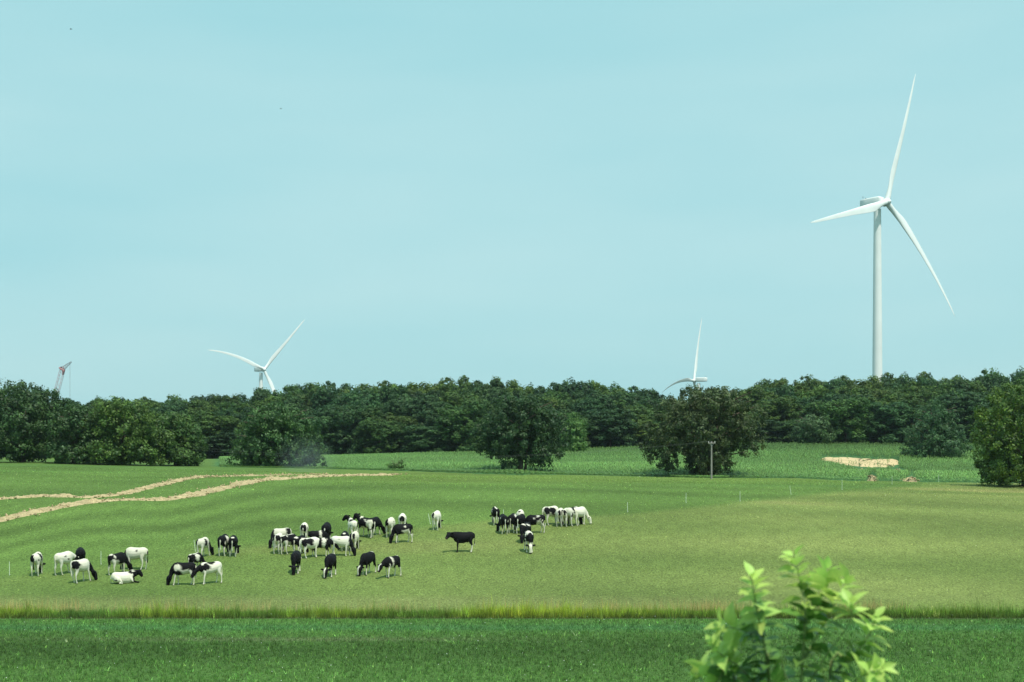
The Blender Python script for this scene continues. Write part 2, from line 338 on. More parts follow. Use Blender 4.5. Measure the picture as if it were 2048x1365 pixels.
m_sand = material('pale_sand', (.58, .44, .25), rough=1, spec=.05, noise=[(.35, .88, 1.1), (3, .9, 1.1)], bump=(3, .6, .1))
o = soil_patch('sand_patch', [(1628, 919), (1680, 916), (1740, 920), (1797, 921), (1794, 934), (1735, 935), (1700, 932), (1668, 925)], 0, 3, .34); tag(o, kind='structure')
for k, (cu, cv, ru, rv, hh_, lb) in enumerate([(1722, 948, 12, 5, .5, 'tan spoil heap just below the sand patch'), (1745, 959, 9, 4, .35, 'lowest tan spoil heap at the maize edge'),
        (1796, 948, 16, 5, .5, 'widest spoil heap below the right end of the sand patch'), (1822, 961, 11, 3.5, .3, 'small spoil heap right of the others in weeds')]):
    o = soil_patch('spoil_heap', [(cu+ru*math.cos(a), cv+rv*math.sin(a)) for a in np.linspace(0, 6.28, 9)[:-1]], hh_, 20+k, .05)
    o.data.materials[0] = m_soil
    tag(o, lb, 'spoil heap', 'spoil heaps at the edge of the maize')

# ------------------------------------------------------------------ trees
m_bark = material('bark', (.13, .10, .075), rough=.95, spec=.1, noise=[(3, .6, 1.4)], bump=(8, .8, .05))
m_leaf = material('tree_leaves', rough=.55, attr=True, trans=.28, spec=.35)
m_leafw = material('wood_leaves', rough=.6, attr=True, trans=.3, spec=.3, rnd=.2)
def foliage(lobes, nclump, per, cr_, leaf, seed, cols, inner=.12, spread=.35):
    """lobes: (x,y,z,rx,ry,rz); leaves gathered in clumps over the lobes"""
    r = np.random.default_rng(seed); L = np.array(lobes, float)
    area = (L[:, 3]*L[:, 5]+L[:, 4]*L[:, 5]+L[:, 3]*L[:, 4]); li = r.choice(len(L), nclump, p=area/area.sum())
    d = r.normal(size=(nclump, 3)); d[:, 2] += .15; d /= np.linalg.norm(d, axis=1)[:, None]
    rad = np.where(r.random(nclump) < inner, r.uniform(.3, .8, nclump), r.uniform(.84, 1.06, nclump))
    c = L[li, :3]+d*L[li, 3:]*rad[:, None]
    k = c[:, 2] > .15; c = c[k]; d = d[k]; nclump = len(c)
    crr = cr_*r.uniform(.6, 1.35, nclump); tone = r.normal(0, spread*.45, nclump); hue = r.random(nclump)
    n = nclump*per; ci = np.repeat(np.arange(nclump), per)
    e = r.normal(size=(n, 3)); e /= np.linalg.norm(e, axis=1)[:, None]; e[:, 2] *= .95
    p = c[ci]+e*(crr[ci]*r.random(n)**.45)[:, None]
    k = p[:, 2] > .05; p, e, ci = p[k], e[k], ci[k]; n = len(p)
    nn = d[ci]*.55+e*.65+r.normal(0, .42, (n, 3))+np.array([0, 0, .15]); nn /= np.linalg.norm(nn, axis=1)[:, None]
    t = np.cross(nn, r.normal(size=(n, 3))); t /= np.linalg.norm(t, axis=1)[:, None]; b = np.cross(nn, t)
    s = leaf*r.uniform(.55, 1.35, n)[:, None]
    v = np.stack([p-t*s*.5, p+b*s*.3+nn*s*.06, p+t*s*.55, p-b*s*.3+nn*s*.06], 1).reshape(-1, 3)
    A, B = np.array(cols[0]), np.array(cols[1])
    cc = np.array([1.4, 1.36, 1.05])*lerp(np.repeat(A[None], n, 0), B, np.clip(hue[ci]+r.normal(0, .15, n), 0, 1))*np.exp(tone[ci]+r.normal(0, .2, n))[:, None]
    return v, np.arange(4*n).reshape(-1, 4), np.repeat(np.clip(cc, .005, .6), 4, 0)
def tube(path, rads, sides=7):
    P = [Vector(p) for p in path]; vs = []; fs = []
    for i, p in enumerate(P):
        t = (P[min(i+1, len(P)-1)]-P[max(i-1, 0)]).normalized(); a = t.orthogonal() if abs(t.z) > .99 else t.cross(Vector((0, 0, 1)))
        a.normalize(); b = t.cross(a)
        for k in range(sides):
            an = 2*math.pi*k/sides; vs.append(p+(a*math.cos(an)+b*math.sin(an))*rads[i])
    for i in range(len(P)-1):
        for k in range(sides): fs.append((i*sides+k, i*sides+(k+1) % sides, (i+1)*sides+(k+1) % sides, (i+1)*sides+k))
    return [tuple(v) for v in vs], fs
def merge(parts):
    vs = []; fs = []
    for v, f in parts:
        b = len(vs); vs += list(v); fs += [tuple(i+b for i in q) for q in f]
    return vs, fs
def limbs(H, spread, n, rt, seed, stems=1, z0=.18):
    r = random.Random(seed); parts = []
    for s in range(stems):
        a0 = r.uniform(0, 6.28); off = .06*H*(stems > 1); lean = .12 if stems == 1 else .28
        P = [(off*math.cos(a0), off*math.sin(a0), -.3)]
        for k in range(1, 7): P.append((off*math.cos(a0)+math.cos(a0)*lean*H*(k/6)**1.5*.6+r.uniform(-.1, .1), off*math.sin(a0)+math.sin(a0)*lean*H*(k/6)**1.5*.6+r.uniform(-.1, .1), H*.85*k/6))
        parts.append(tube(P, [rt*(1.25 if k == 0 else 1)*(1-.8*k/6)/math.sqrt(stems) for k in range(7)], 8))
        for i in range(n//stems):
            h = r.uniform(z0, .75); k = h/.85*6; i0 = int(k); q = Vector(P[i0]).lerp(Vector(P[min(i0+1, 6)]), k-i0)
            a = r.uniform(0, 6.28); Lh = spread*r.uniform(.5, .85); up = H*r.uniform(.06, .22)
            pts = [q+Vector((math.cos(a)*Lh*t+r.uniform(-.15, .15), math.sin(a)*Lh*t+r.uniform(-.15, .15), up*t**.8)) for t in (0, .3, .6, 1)]
            parts.append(tube([tuple(p) for p in pts], [rt*.38*(1-.75*t) for t in (0, .3, .6, 1)], 5))
    return merge(parts)
def pmesh(name, vf, mat, smooth=True):
    me = bpy.data.meshes.new(name); me.from_pydata([tuple(v) for v in vf[0]], [], vf[1]); me.materials.append(mat)
    for p in me.polygons: p.use_smooth = smooth
    return me
def auto_lobes(W, H, seed, n=16, z0=.12, top=.5, shape=1.0):
    """W half width, H height"""
    r = random.Random(seed); L = [(0, 0, H*(.55), W*.62, W*.62, H*.36)]
    for i in range(n):
        a = 2.4*i+r.uniform(-.3, .3); t = (i+.5)/n; z = z0+(.93-z0)*t; prof = math.sqrt(max(0, 1-((z-top)/(1.02-top) if z > top else (top-z)/(top-z0+.30))**2))
        R = W*prof*r.uniform(.58, .74)*shape; rr = W*r.uniform(.26, .42)
        L.append((math.cos(a)*R, math.sin(a)*R, H*min(z, 1-rr*.62/H), rr, rr, rr*r.uniform(.8, 1.15)))
    return L
# the wood: one set of crowns, many trees
variants = []
for k in range(8):
    W, H = 5.6, 17.0
    cols = [((.032, .076, .024), (.058, .108, .030)), ((.026, .066, .030), (.042, .090, .034)), ((.044, .088, .022), (.072, .118, .028)), ((.022, .058, .028), (.038, .080, .030))][k % 4]
    v, f, c = foliage(auto_lobes(W, H, 100+k, 17, .05 if k < 6 else .15, .55), 600, 36, .85, .56, 200+k, cols, .15, .28)
    tv = limbs(H, W, 10, .28, 300+k)
    variants.append((npmesh('crown', v, f, m_leafw, c), pmesh('trunk', tv, m_bark)))
SK_U = [-300, 60, 140, 200, 330, 450, 600, 700, 850, 900, 1000, 1075, 1150, 1230, 1300, 1345, 1430, 1490, 1520, 1600, 1700, 1770, 1850, 1950, 2048, 2400]
SK_V = [815, 812, 808, 805, 806, 795, 779, 776, 770, 770, 764, 781, 768, 776, 790, 806, 803, 783, 767, 764, 766, 757, 758, 757, 750, 745]
rows = [(354, 'front', 76, 62, 44), (366, 'middle', 70, 46, 22), (381, 'middle', 66, 30, 12), (400, 'middle', 62, 16, 7), (420, 'back', 58, 5, 3), (441, 'back', 60, 0, 2)]
rr = random.Random(9); nw = 0
MARKS = {'front': [(-60, 'the tall far left tree'), (245, 'the broad lighter tree of the left clump'), (430, 'the gap right of the left clump'), (553, 'the round bushy tree'), (792, 'the sparse bush'), (1040, 'the dark round tree with pale stems'), (1225, 'the open maize between dark tree and oak'), (1408, 'the oak'), (1590, 'the open maize right of the oak'), (1715, 'the sand patch'), (1868, 'the pointed jutting tree'), (2050, 'the yellow green tree')],
         'back': [(45, 'the tall far left tree'), (126, 'the crane'), (300, 'the left clump'), (528, 'the left distant turbine'), (792, 'the sparse bush'), (1040, 'the dark round tree'), (1225, 'the open maize between dark tree and oak'), (1388, 'the middle turbine'), (1570, 'the gap between oak and sand patch'), (1757, 'the largest turbine'), (1868, 'the pointed jutting tree'), (2050, 'the yellow green tree')]}
def wood_label(cls, u):
    if cls == 'middle' or u < -60 or u > 2110: return LABW[cls][0]
    um, nm = min(MARKS[cls], key=lambda m: abs(m[0]-u)); d = u-um
    rel = 'straight behind' if abs(d) < 38 else ('a little ' if abs(d) < 85 else 'well ')+('left' if d < 0 else 'right')+' of'
    if rel == 'straight behind' and ('turbine' in nm or 'crane' in nm): rel = 'right below'
    if abs(d) >= 38 and nm.startswith('the gap right of'): nm = 'the left clump\'s open gap'
    return ('wood edge tree ' if cls == 'front' else 'skyline wood tree ')+rel+' '+nm
LABW = {'front': ('dark broadleaf tree in the leading edge of the wood, leafy down to the maize', 'trees along the front edge of the wood'),
        'middle': ('dark green broadleaf tree inside the wood, only its upper crown showing', 'trees inside the wood'),
        'back': ('broadleaf tree at the back of the wood, its top on the skyline', 'trees on the skyline of the wood')}
for (Yr, cls, step, drop, jt) in rows:
    u = -330+rr.uniform(0, 50)
    while u < 2420:
        yy = Yr+rr.uniform(-4, 4); xx = (u-1024)/F*yy; gz = float(ground(xx, yy))
        sk = float(np.interp(u, SK_U, SK_V)); 
        topv = sk+drop*rr.uniform(.75, 1.25)+rr.uniform(-jt, jt)*.6
        H = (VH-topv)/F*yy+CZ-gz; H = max(6, H)
        t = empty('wood_tree', (xx, yy, gz), rr.uniform(0, 6.28)); s = H/16.2; sw = (step/F*yy)/(2*5.6)*1.38*rr.uniform(.88, 1.15)
        if u > 1700 and cls == 'front': sw *= 1.05
        t.scale = (sw, sw, s); tag(t, wood_label(cls, u), 'tree', LABW[cls][1])
        cv, tv = variants[rr.randrange(6 if cls == 'front' else 8)]; link('crown', cv, t); link('trunk', tv, t); nw += 1
        u += step*rr.uniform(.8, 1.2)
print('wood trees', nw)
def hero(name, u, v, Yb, topv, hw, lobes, nclump, per, cr_, leaf, seed, cols, label, cat='tree', group=None, stems=1, rt=.35, limbn=16, inner=.12, z0=.18, spread=.35):
    """lobes in units: x,y of half width, z of height"""
    xx = (u-1024)/F*Yb; gz = float(ground(xx, Yb)); H = (VH-topv)/F*Yb+CZ-gz; W = hw/F*Yb
    LL = [(a*W, b*W, c*H, d*W, d*W*.95, e*H) for (a, b, c, d, e) in lobes] if lobes else auto_lobes(W, H, seed, 26)
    t = empty(name, (xx, Yb, gz)); tag(t, label, cat, group)
    vv, ff, cc = foliage(LL, nclump, per, cr_, leaf, seed, cols, inner, spread); link('crown', npmesh('crown', vv, ff, m_leaf, cc), t)
    link('trunk', pmesh('trunk', limbs(H, W, limbn, rt, seed, stems, z0), m_bark), t); return t
def ylobes(L, seed):
    """outline lobes (x, z, r, rz) -> full crown: each copied to front and back"""
    r = random.Random(seed); out = []
    for (x, z, w, h) in L:
        m = math.sqrt(max(0, 1-min(1, abs(x))**2))
        out += [(x, 0, z, w, h), (x*.75, -.55*m, z*.97, w*.85, h*.9), (x*.75, .5*m, z*.97, w*.85, h*.9)]
    return out
DK = ((.026, .062, .024), (.042, .085, .028)); MD = ((.036, .085, .026), (.07, .125, .034)); BR = ((.05, .115, .022), (.11, .185, .03)); OAK = ((.036, .060, .026), (.062, .086, .036))
GL = 'field trees in front of the wood'
hero('broadleaf_tree', 45, 922, 232, 763, 105, ylobes([(-.6, .5, .45, .35), (.0, .5, .6, .4), (.55, .45, .42, .33), (-.35, .83, .33, .15), (.12, .86, .3, .13), (.5, .72, .3, .16), (.85, .62, .2, .12), (.75, .25, .3, .2), (-.8, .2, .3, .2), (-.9, .75, .25, .15), (0, .15, .6, .15)], 1), 900, 42, .85, .42, 1, DK, 'tall dark spreading tree at the far left, below the crane', group=GL, rt=.5)
hero('broadleaf_tree', 150, 926, 226, 806, 58, ylobes([(-.4, .5, .5, .4), (.3, .6, .5, .3), (.1, .85, .35, .13), (-.5, .2, .5, .2), (.5, .2, .45, .2), (0, .15, .6, .15)], 2), 380, 40, .7, .40, 2, DK, 'dark lower tree squeezed between the far left tree and the light leaved one', group=GL)
hero('broadleaf_tree', 245, 928, 228, 796, 98, ylobes([(-.72, .55, .3, .22), (-.38, .8, .25, .14), (-.1, .82, .28, .14), (.25, .8, .28, .15), (.6, .62, .33, .2), (.8, .38, .25, .16), (-.5, .3, .42, .25), (.1, .45, .5, .35), (.6, .2, .38, .18), (-.78, .2, .28, .18), (-.05, .14, .5, .14), (-.72, .78, .1, .1)], 3), 900, 40, .75, .40, 3, ((.04, .085, .026), (.085, .145, .032)), 'broad bushy tree with lighter leaves, third in the left clump', group=GL, rt=.4)
hero('broadleaf_tree', 352, 931, 234, 822, 62, ylobes([(-.4, .7, .5, .25), (.1, .78, .4, .17), (.45, .5, .45, .25), (.7, .32, .3, .2), (-.2, .35, .6, .3), (.4, .15, .5, .15)], 4), 480, 38, .75, .40, 4, MD, 'rounded green tree at the right end of the left clump', group=GL)
hero('broadleaf_tree', 553, 937, 236, 806, 100, ylobes([(0, .76, .42, .23), (-.28, .68, .36, .24), (.33, .7, .34, .2), (.62, .55, .28, .2), (-.55, .5, .3, .22), (-.72, .3, .25, .18), (.74, .32, .22, .18), (.1, .4, .6, .35), (-.4, .2, .4, .2), (.4, .18, .42, .17), (.85, .1, .16, .08), (-.78, .1, .2, .1)], 5), 950, 42, .7, .38, 5, ((.026, .070, .027), (.06, .12, .04)), 'round bushy tree leafy to the ground behind the soil ridges', group=GL, rt=.4)
hero('broadleaf_tree', 1040, 949, 226, 788, 98, ylobes([(0, .7, .55, .29), (-.5, .6, .42, .27), (.52, .6, .4, .27), (-.25, .8, .36, .18), (.28, .8, .36, .18), (-.75, .45, .26, .2), (.78, .42, .24, .2), (0, .42, .7, .22), (.55, .27, .32, .12), (-.40, .27, .32, .10), (.48, .12, .16, .08), (.08, .14, .20, .08), (-.30, .10, .10, .08)], 6), 950, 42, .7, .36, 6, ((.02, .05, .022), (.036, .074, .026)), 'dark round tree with several pale stems at its foot, mid picture', group=GL, stems=4, rt=.45)
hero('broadleaf_tree', 1408, 953, 214, 776, 122, ylobes([(-.1, .84, .46, .17), (.28, .84, .42, .16), (-.42, .70, .40, .19), (.58, .68, .40, .19), (.80, .52, .26, .15), (-.62, .50, .38, .18), (-.80, .33, .26, .13), (-.78, .20, .16, .12), (-.25, .52, .5, .22), (.32, .50, .5, .22), (.70, .36, .30, .13), (.05, .3, .40, .2), (.20, .13, .24, .13), (-.08, .15, .24, .12), (.40, .22, .12, .13), (-.66, .12, .08, .08), (-.45, .33, .24, .09)], 7), 1250, 40, .62, .36, 7, OAK, 'spreading brownish green oak with gaps of sky, behind the utility pole', group=GL, stems=3, rt=.5, inner=.12)
hero('broadleaf_tree', 2050, 965, 178, 764, 112, ylobes([(-.1, .82, .5, .17), (-.5, .68, .4, .2), (-.68, .5, .3, .2), (-.55, .35, .4, .18), (-.45, .16, .42, .16), (.3, .6, .7, .35), (.2, .3, .8, .3), (.6, .8, .4, .2), (-.7, .12, .16, .1)], 8), 1000, 42, .65, .33, 8, ((.035, .08, .018), (.085, .14, .022)), 'yellow green tree cut off by the right edge of the picture', group=GL, rt=.45)
hero('broadleaf_tree', 1148, 912, 330, 824, 30, ylobes([(0, .78, .5, .2), (-.3, .5, .6, .3), (.35, .5, .6, .3), (0, .2, .9, .22)], 9), 260, 34, .8, .5, 9, ((.05, .12, .035), (.09, .175, .045)), 'narrow light green tree in front of the wood, right of the dark round tree', group=GL)
hero('broadleaf_tree', 1868, 900, 300, 798, 66, ylobes([(0.0, .86, .26, .14), (-.12, .66, .45, .2), (.25, .6, .45, .25), (-.3, .42, .55, .2), (.4, .35, .55, .22), (-.55, .16, .45, .15), (.1, .18, .7, .18), (.7, .14, .45, .14)], 10), 560, 36, .85, .45, 10, ((.026, .07, .032), (.055, .115, .05)), 'pointed tree jutting from the wood into the maize on the right', group=GL)
hero('broadleaf_tree', 1625, 890, 347, 828, 44, ylobes([(0, .6, .7, .35), (-.4, .35, .6, .3), (.4, .35, .6, .3)], 12), 260, 34, .9, .5, 12, ((.045, .085, .04), (.06, .11, .045)), 'dull olive tree with soft outline at the wood edge above the sand patch', group=GL)
# sparse bush in the maize edge
pb = at(792, 941)
t = empty('sparse_bush', tuple(pb)); tag(t, 'small sparse bush with bare upright twigs between two field trees', 'bush')
vv, ff, cc = foliage([(-.6, 0, .6, .9, .7, .5), (.6, 0, .7, .9, .7, .6), (.9, 0, 1.4, .35, .4, .5), (0, 0, .5, 1.2, .8, .4)], 70, 14, .28, .22, 77, MD, .1); link('foliage', npmesh('foliage', vv, ff, m_leaf, cc), t)
r = random.Random(4); link('twigs', pmesh('twigs', merge([tube([(0, 0, -.1), (r.uniform(-.5, .6), r.uniform(-.3, .3), .8), (r.uniform(-1.2, 1.7), r.uniform(-.5, .5), r.uniform(1.5, 2.2))], [.03, .02, .01], 4) for _ in range(16)]), m_bark), t)

# ------------------------------------------------------------------ fence posts, pole, wires
m_post = material('white_plastic', (.72, .78, .66), rough=.5, noise=[(5, .85, 1.1)]); m_steel = material('steel_spike', (.3, .3, .3), rough=.4, metal=.8)
POSTS = [(19, 1153, 28, 0, 'standing alone at the far left edge'), (202, 1131, 28, 0, 'right of the solid black cow at left'), (391, 1106, 24, -.12, 'leaning, behind the white cow and the grazing pair'),
         (861, 1050, 22, -.2, 'leaning beside the lone white cow seen from behind'), (1007, 1036, 16, 0, 'rising behind the left cows of the right hand herd'), (1134, 1032, 16, 0, 'rising above the row of white cows at the right'),
         (1255, 1025, 20, 0, 'first one right of the herd'), (1372, 1007, 20, 0, 'second one right of the herd'), (1480, 1004, 21, 0, 'below the right side of the oak'),
         (1582, 990, 18, -.14, 'leaning left, between oak and sand patch'), (1684, 981, 21, 0, 'below the left end of the sand patch'), (1784, 970, 18, 0, 'below the right end of the sand patch'), (1877, 965, 15, 0, 'against the maize, right of the spoil heaps'), (1971, 966, 15, 0, 'close to the foot of the yellow green tree')]
for (u, v, hp, lean, lb) in POSTS:
    p = at(u, v); h = hp/F*p.y; t = empty('fence_post', tuple(p)); t.rotation_euler = (0, lean, 0)
    parts = [tube([(0, 0, -.1), (0, 0, h*.5), (0, 0, h)], [.017, .016, .013], 6)]
    for k in range(4):
        zz = h*(.35+.2*k); parts.append(tube([(.012, 0, zz), (.03, 0, zz+.01), (.032, 0, zz+.025)], [.004, .004, .003], 4))
    parts.append(tube([(.0, 0, .07), (.05, 0, .07), (.05, 0, .05)], [.01, .01, .008], 4))
    link('shaft', pmesh('shaft', merge(parts), m_post), t); link('spike', pmesh('spike', tube([(0, 0, -.2), (0, 0, .02)], [.006, .02], 5), m_steel), t)
    tag(t, 'thin white electric fence post '+lb, 'fence post', 'white electric fence posts across the pasture')
m_pole = material('weathered_pole', (.27, .255, .23), rough=.9, noise=[(2, .8, 1.15)])
pp = Vector(((1423-1024)/F*190, 190, float(ground((1423-1024)/F*190, 190)))); Hp = 76/F*pp.y; t = empty('utility_pole', tuple(pp)); tag(t, 'weathered grey wooden utility pole with a short crossarm in front of the oak', 'utility pole')
link('pole', pmesh('pole', tube([(0, 0, -.4), (0, 0, Hp*.5), (0, 0, Hp)], [.13, .115, .09], 10), m_pole), t)
bmx = merge([tube([(-.5, -.14, Hp-.28), (.5, -.14, Hp-.28)], [.07, .07], 4)]); link('crossarm', pmesh('crossarm', bmx, m_pole, False), t)
m_glass = material('porcelain', (.5, .48, .45), rough=.25)
for sx in (-.42, .42): link('insulator', pmesh('insulator', tube([(sx, -.14, Hp-.22), (sx, -.14, Hp-.14), (sx, -.14, Hp-.08), (sx, -.14, Hp-.02)], [.04, .07, .045, .01], 8), m_glass), t)
link('brace', pmesh('brace', merge([tube([(s*.3, -.17, Hp-.30), (0, -.17, Hp-.75)], [.02, .02], 4) for s in (-1, 1)]), m_steel), t)
m_wire = material('wire', (.25, .25, .24), rough=.5, metal=.3)
for k, (sx, eu, ev, lb) in enumerate([(-.42, 380, 894, 'left thin overhead wire running from the pole towards the left clump'), (.42, 382, 899, 'right thin overhead wire running from the pole towards the left clump')]):
    a = Vector((pp.x+sx, pp.y-.14, pp.z+Hp)); b = px(eu, ev, 218+k); pts = []
    for i in range(25):
        tt = i/24; q = a.lerp(b, tt); q.z -= 4*tt*(1-tt)*1.9; pts.append(tuple(q))
    o = link('overhead_wire', pmesh('overhead_wire', tube(pts, [.005]*25, 4), m_wire)); tag(o, lb, 'overhead wire', 'overhead wires left of the pole')

# ------------------------------------------------------------------ wind turbines
m_tw = material('turbine_paint', (.80, .82, .79), rough=.4, spec=.4, noise=[(.15, .95, 1.03)])
m_dk = material('dark_fitting', (.06, .06, .06), rough=.6)
def turbine(hub, Yh, az, phi, cone, droops, R, label, pitch=-1, sway=((0, 0), (0, 0), (0, 0))):
    H = px(hub[0], hub[1], Yh); tilt = math.radians(5)
    ah = Vector((math.cos(az), math.sin(az), 0)); back = 4.6
    base = Vector((H.x-ah.x*back, H.y-ah.y*back, 0)); base.z = float(ground(base.x, base.y)); Hh = H.z-base.z
    t = empty('wind_turbine', tuple(base), az); tag(t, label, 'wind turbine', 'white wind turbines beyond the wood')
    # local frame: +X towards the wind
    zt_ = Hh-2.3
    link('tower', pmesh('tower', tube([(0, 0, -1), (0, 0, zt_*.33), (0, 0, zt_*.66), (0, 0, zt_)], [2.25, 2.1, 1.85, 1.55], 40), m_tw), t)
    # flange rings
    # nacelle: rounded box loft along x
    secs = [(-7.9, 1.3, 1.3), (-7.7, 1.75, 1.75), (-5, 1.95, 1.95), (-1, 2.0, 2.0), (1.6, 1.9, 1.95), (2.6, 1.45, 1.5)]
    vs = []; fs = []; ns = 24
    for (xx, hy, hz) in secs:
        for k in range(ns):
            an = 2*math.pi*k/ns; c, s = math.cos(an), math.sin(an); e = .32
            vs.append((xx, hy*math.copysign(abs(c)**e, c), Hh+.9+xx*.01+hz*math.copysign(abs(s)**e, s)))
    for i in range(len(secs)-1):
        for k in range(ns): fs.append((i*ns+k, i*ns+(k+1) % ns, (i+1)*ns+(k+1) % ns, (i+1)*ns+k))
    fs.append(tuple(range(ns-1, -1, -1))); fs.append(tuple(range((len(secs)-1)*ns, len(secs)*ns)))
    nc = link('nacelle', pmesh('nacelle', (vs, fs), m_tw), t)
    zt2 = Hh+2.75
    link('weather_mast', pmesh('weather_mast', merge([tube([(-6.8, -.8, zt2-.1), (-6.8, -.8, zt2+1.4)], [.06, .05], 5), tube([(-6.8, .8, zt2-.1), (-6.8, .8, zt2+1.2)], [.06, .05], 5), tube([(-7.1, -.8, zt2+1.0), (-6.5, -.8, zt2+1.0)], [.05, .05], 5)]), m_dk), nc)
    link('vent', pmesh('vent', tube([(-5.4, -.5, zt2-.25), (-5.4, -.5, zt2+.25), (-5.4, -.5, zt2+.3)], [.55, .55, .1], 8), m_dk), nc)
    ax = Vector((math.cos(tilt), 0, math.sin(tilt))); side = Vector((0, 0, 1)).cross(ax).normalized(); up = ax.cross(side); C = Vector((back, 0, Hh))
    # hub
    pts = [C+ax*d for d in (-1.9, -1.5, 0, 1.2, 1.9, 2.2)]
    link('hub', pmesh('hub', tube([tuple(p) for p in pts], [1.35, 1.6, 1.75, 1.35, .7, .05], 24), m_tw), t)
    for b in range(3):
        p = phi+b*2*math.pi/3; d = up*math.cos(p)+side*math.sin(p); tg = (-up*math.sin(p)+side*math.cos(p)); k = droops[b]
        st = [0.012, .03, .05, .09, .13, .18, .22, .3, .4, .5, .6, .7, .8, .88, .94, .98, 1.0]; ns = 20; vs = []; fs = []
        for s in st:
            ch = np.interp(s, [0, .05, .1, .2, .25, .5, .8, .95, 1], [2.4, 2.4, 2.6, 3.8, 3.7, 2.45, 1.4, .85, .12]); th = np.interp(s, [0, .05, .1, .2, .3, .5, 1], [1, 1, .72, .38, .28, .2, .14])*ch
            tw = math.radians(np.interp(s, [0, .1, .2, .4, .7, 1], [16, 14, 10, 6, 3, 1])*(1 if pitch > -10 else -.4)+pitch); rnd = np.interp(s, [.05, .18], [1, 0])
            cen = C+d*(R*s*math.cos(cone))+ax*(R*math.tan(cone)*s+R*.05*(s-s*s))
            cen += side*(sway[b][0]*R*s**1.15); cen.z += k*R*(s-s*s)+sway[b][1]*R*s**1.15
            cd = -tg*math.cos(tw)+ax*math.sin(tw); td = ax*math.cos(tw)+tg*math.sin(tw)
            for q in range(ns):
                an = 2*math.pi*q/ns; xa = math.cos(an); ya = math.sin(an)
                yf = ya*(.5*th)*(rnd+(1-rnd)*(.55+.45*(-xa)*.9 if True else 1)); le = (xa*.5)*ch+(1-rnd)*.22*ch
                vs.append(cen+cd*le+td*yf)
        for i in range(len(st)-1):
            for q in range(ns): fs.append((i*ns+q, i*ns+(q+1) % ns, (i+1)*ns+(q+1) % ns, (i+1)*ns+q))
        fs.append(tuple(range((len(st)-1)*ns, len(st)*ns)))
        link('blade', pmesh('blade', (vs, fs), m_tw), t)
    return t
turbine((1773, 405), 607, -.855, .3016, .073, (0, .10, .0), 62, 'largest and nearest white wind turbine, its whole rotor above the wood at right', sway=((.072, 0), (-.04, -.03), (0, -.055)))
turbine((528, 740), 1229, -.798, .7260, .12, (0, .0, .22), 62, 'distant wind turbine on the left, blades spread like a V above the wood')
turbine((1388, 762), 1297, 2.6205, 1.8131, .0711, (.24, 0, .0), 62, 'distant wind turbine directly behind the oak, nacelle pointing right', -18)

# ------------------------------------------------------------------ crane
m_red = material('faded_red_steel', (.50, .24, .24), rough=.6, noise=[(.3, .8, 1.2)]); m_gray = material('grey_steel', (.3, .32, .34), rough=.5); m_cab = material('crane_body', (.55, .12, .08), rough=.5)
Yc = 900; A = px(125, 740, Yc); B = px(143, 724, Yc); dirb = (px(112, 790, Yc)-A).normalized()
k = (A.z-(float(ground(A.x, Yc))+2.2))/-dirb.z; foot = A+dirb*k
t = empty('crawler_crane', (foot.x, Yc, float(ground(foot.x, Yc)))); tag(t, 'reddish lattice boom crane with bent jib rising behind the left trees', 'crane'); org = t.location
def lattice(a, b, w0, w1, n, rc, rb):
    ax = (b-a).normalized(); s = Vector((0, 1, 0)); q = ax.cross(s).normalized(); parts = []; Ls = []
    for (e, f) in ((1, 1), (1, -1), (-1, -1), (-1, 1)):
        Ls.append([a.lerp(b, i/n)+(s*e+q*f)*((w0+(w1-w0)*i/n)/2) for i in range(n+1)])
        parts.append(tube([tuple(p-org) for p in Ls[-1]], [rc]*(n+1), 4))
    for j in range(4):
        for i in range(n):
            P, Q = Ls[j], Ls[(j+1) % 4]; a_, b_ = (P[i], Q[i+1]) if i % 2 else (Q[i], P[i+1]); parts.append(tube([tuple(a_-org), tuple(b_-org)], [rb]*2, 3)); parts.append(tube([tuple(P[i]-org), tuple(Q[i]-org)], [rb]*2, 3))
    return merge(parts)
link('boom', pmesh('boom', lattice(foot, A, 2.9, 2.6, 30, .10, .045), m_red, False), t)
link('jib', pmesh('jib', lattice(A+Vector((0, 0, .5)), B, 2.2, .5, 9, .10, .05), m_gray, False), t)
link('boom_head', pmesh('boom_head', merge([tube([tuple(A-org+Vector((-1.8, y_, 1.3))), tuple(A-org+Vector((.8, y_, -.3))), tuple(A-org+Vector((.3, y_, -3.2)))], [.5, .9, .35], 6) for y_ in (-1, 1)]+[tube([tuple(A-org+Vector((-.2, -1.6, .8))), tuple(A-org+Vector((-.2, 1.6, .8)))], [1.1, 1.1], 10)]), m_red), t)
hx = px(140, 727, Yc); hb = px(140, 818, Yc)
link('hoist_line', pmesh('hoist_line', merge([tube([tuple(hx-org+Vector((dx, 0, 0))), tuple(hb-org+Vector((dx, 0, 0)))], [.05, .05], 4) for dx in (-.25, .25)]), m_gray), t)
link('hook_block', pmesh('hook_block', tube([tuple(hb-org+Vector((0, 0, z_))) for z_ in (.6, .4, -1.2, -1.6, -2.4)], [.1, .7, .7, .3, .15], 8), m_cab), t)
def box(x0, x1, y0, y1, z0, z1, bev=.12):
    bm = bmesh.new(); bmesh.ops.create_cube(bm, size=1); bmesh.ops.scale(bm, vec=(x1-x0, y1-y0, z1-z0), verts=bm.verts); bmesh.ops.translate(bm, vec=((x0+x1)/2, (y0+y1)/2, (z0+z1)/2), verts=bm.verts)
    bmesh.ops.bevel(bm, geom=bm.edges[:], offset=bev, segments=2, affect='EDGES'); vs = [tuple(v.co) for v in bm.verts]; fs = [tuple(v.index for v in f.verts) for f in bm.faces]; bm.free(); return vs, fs
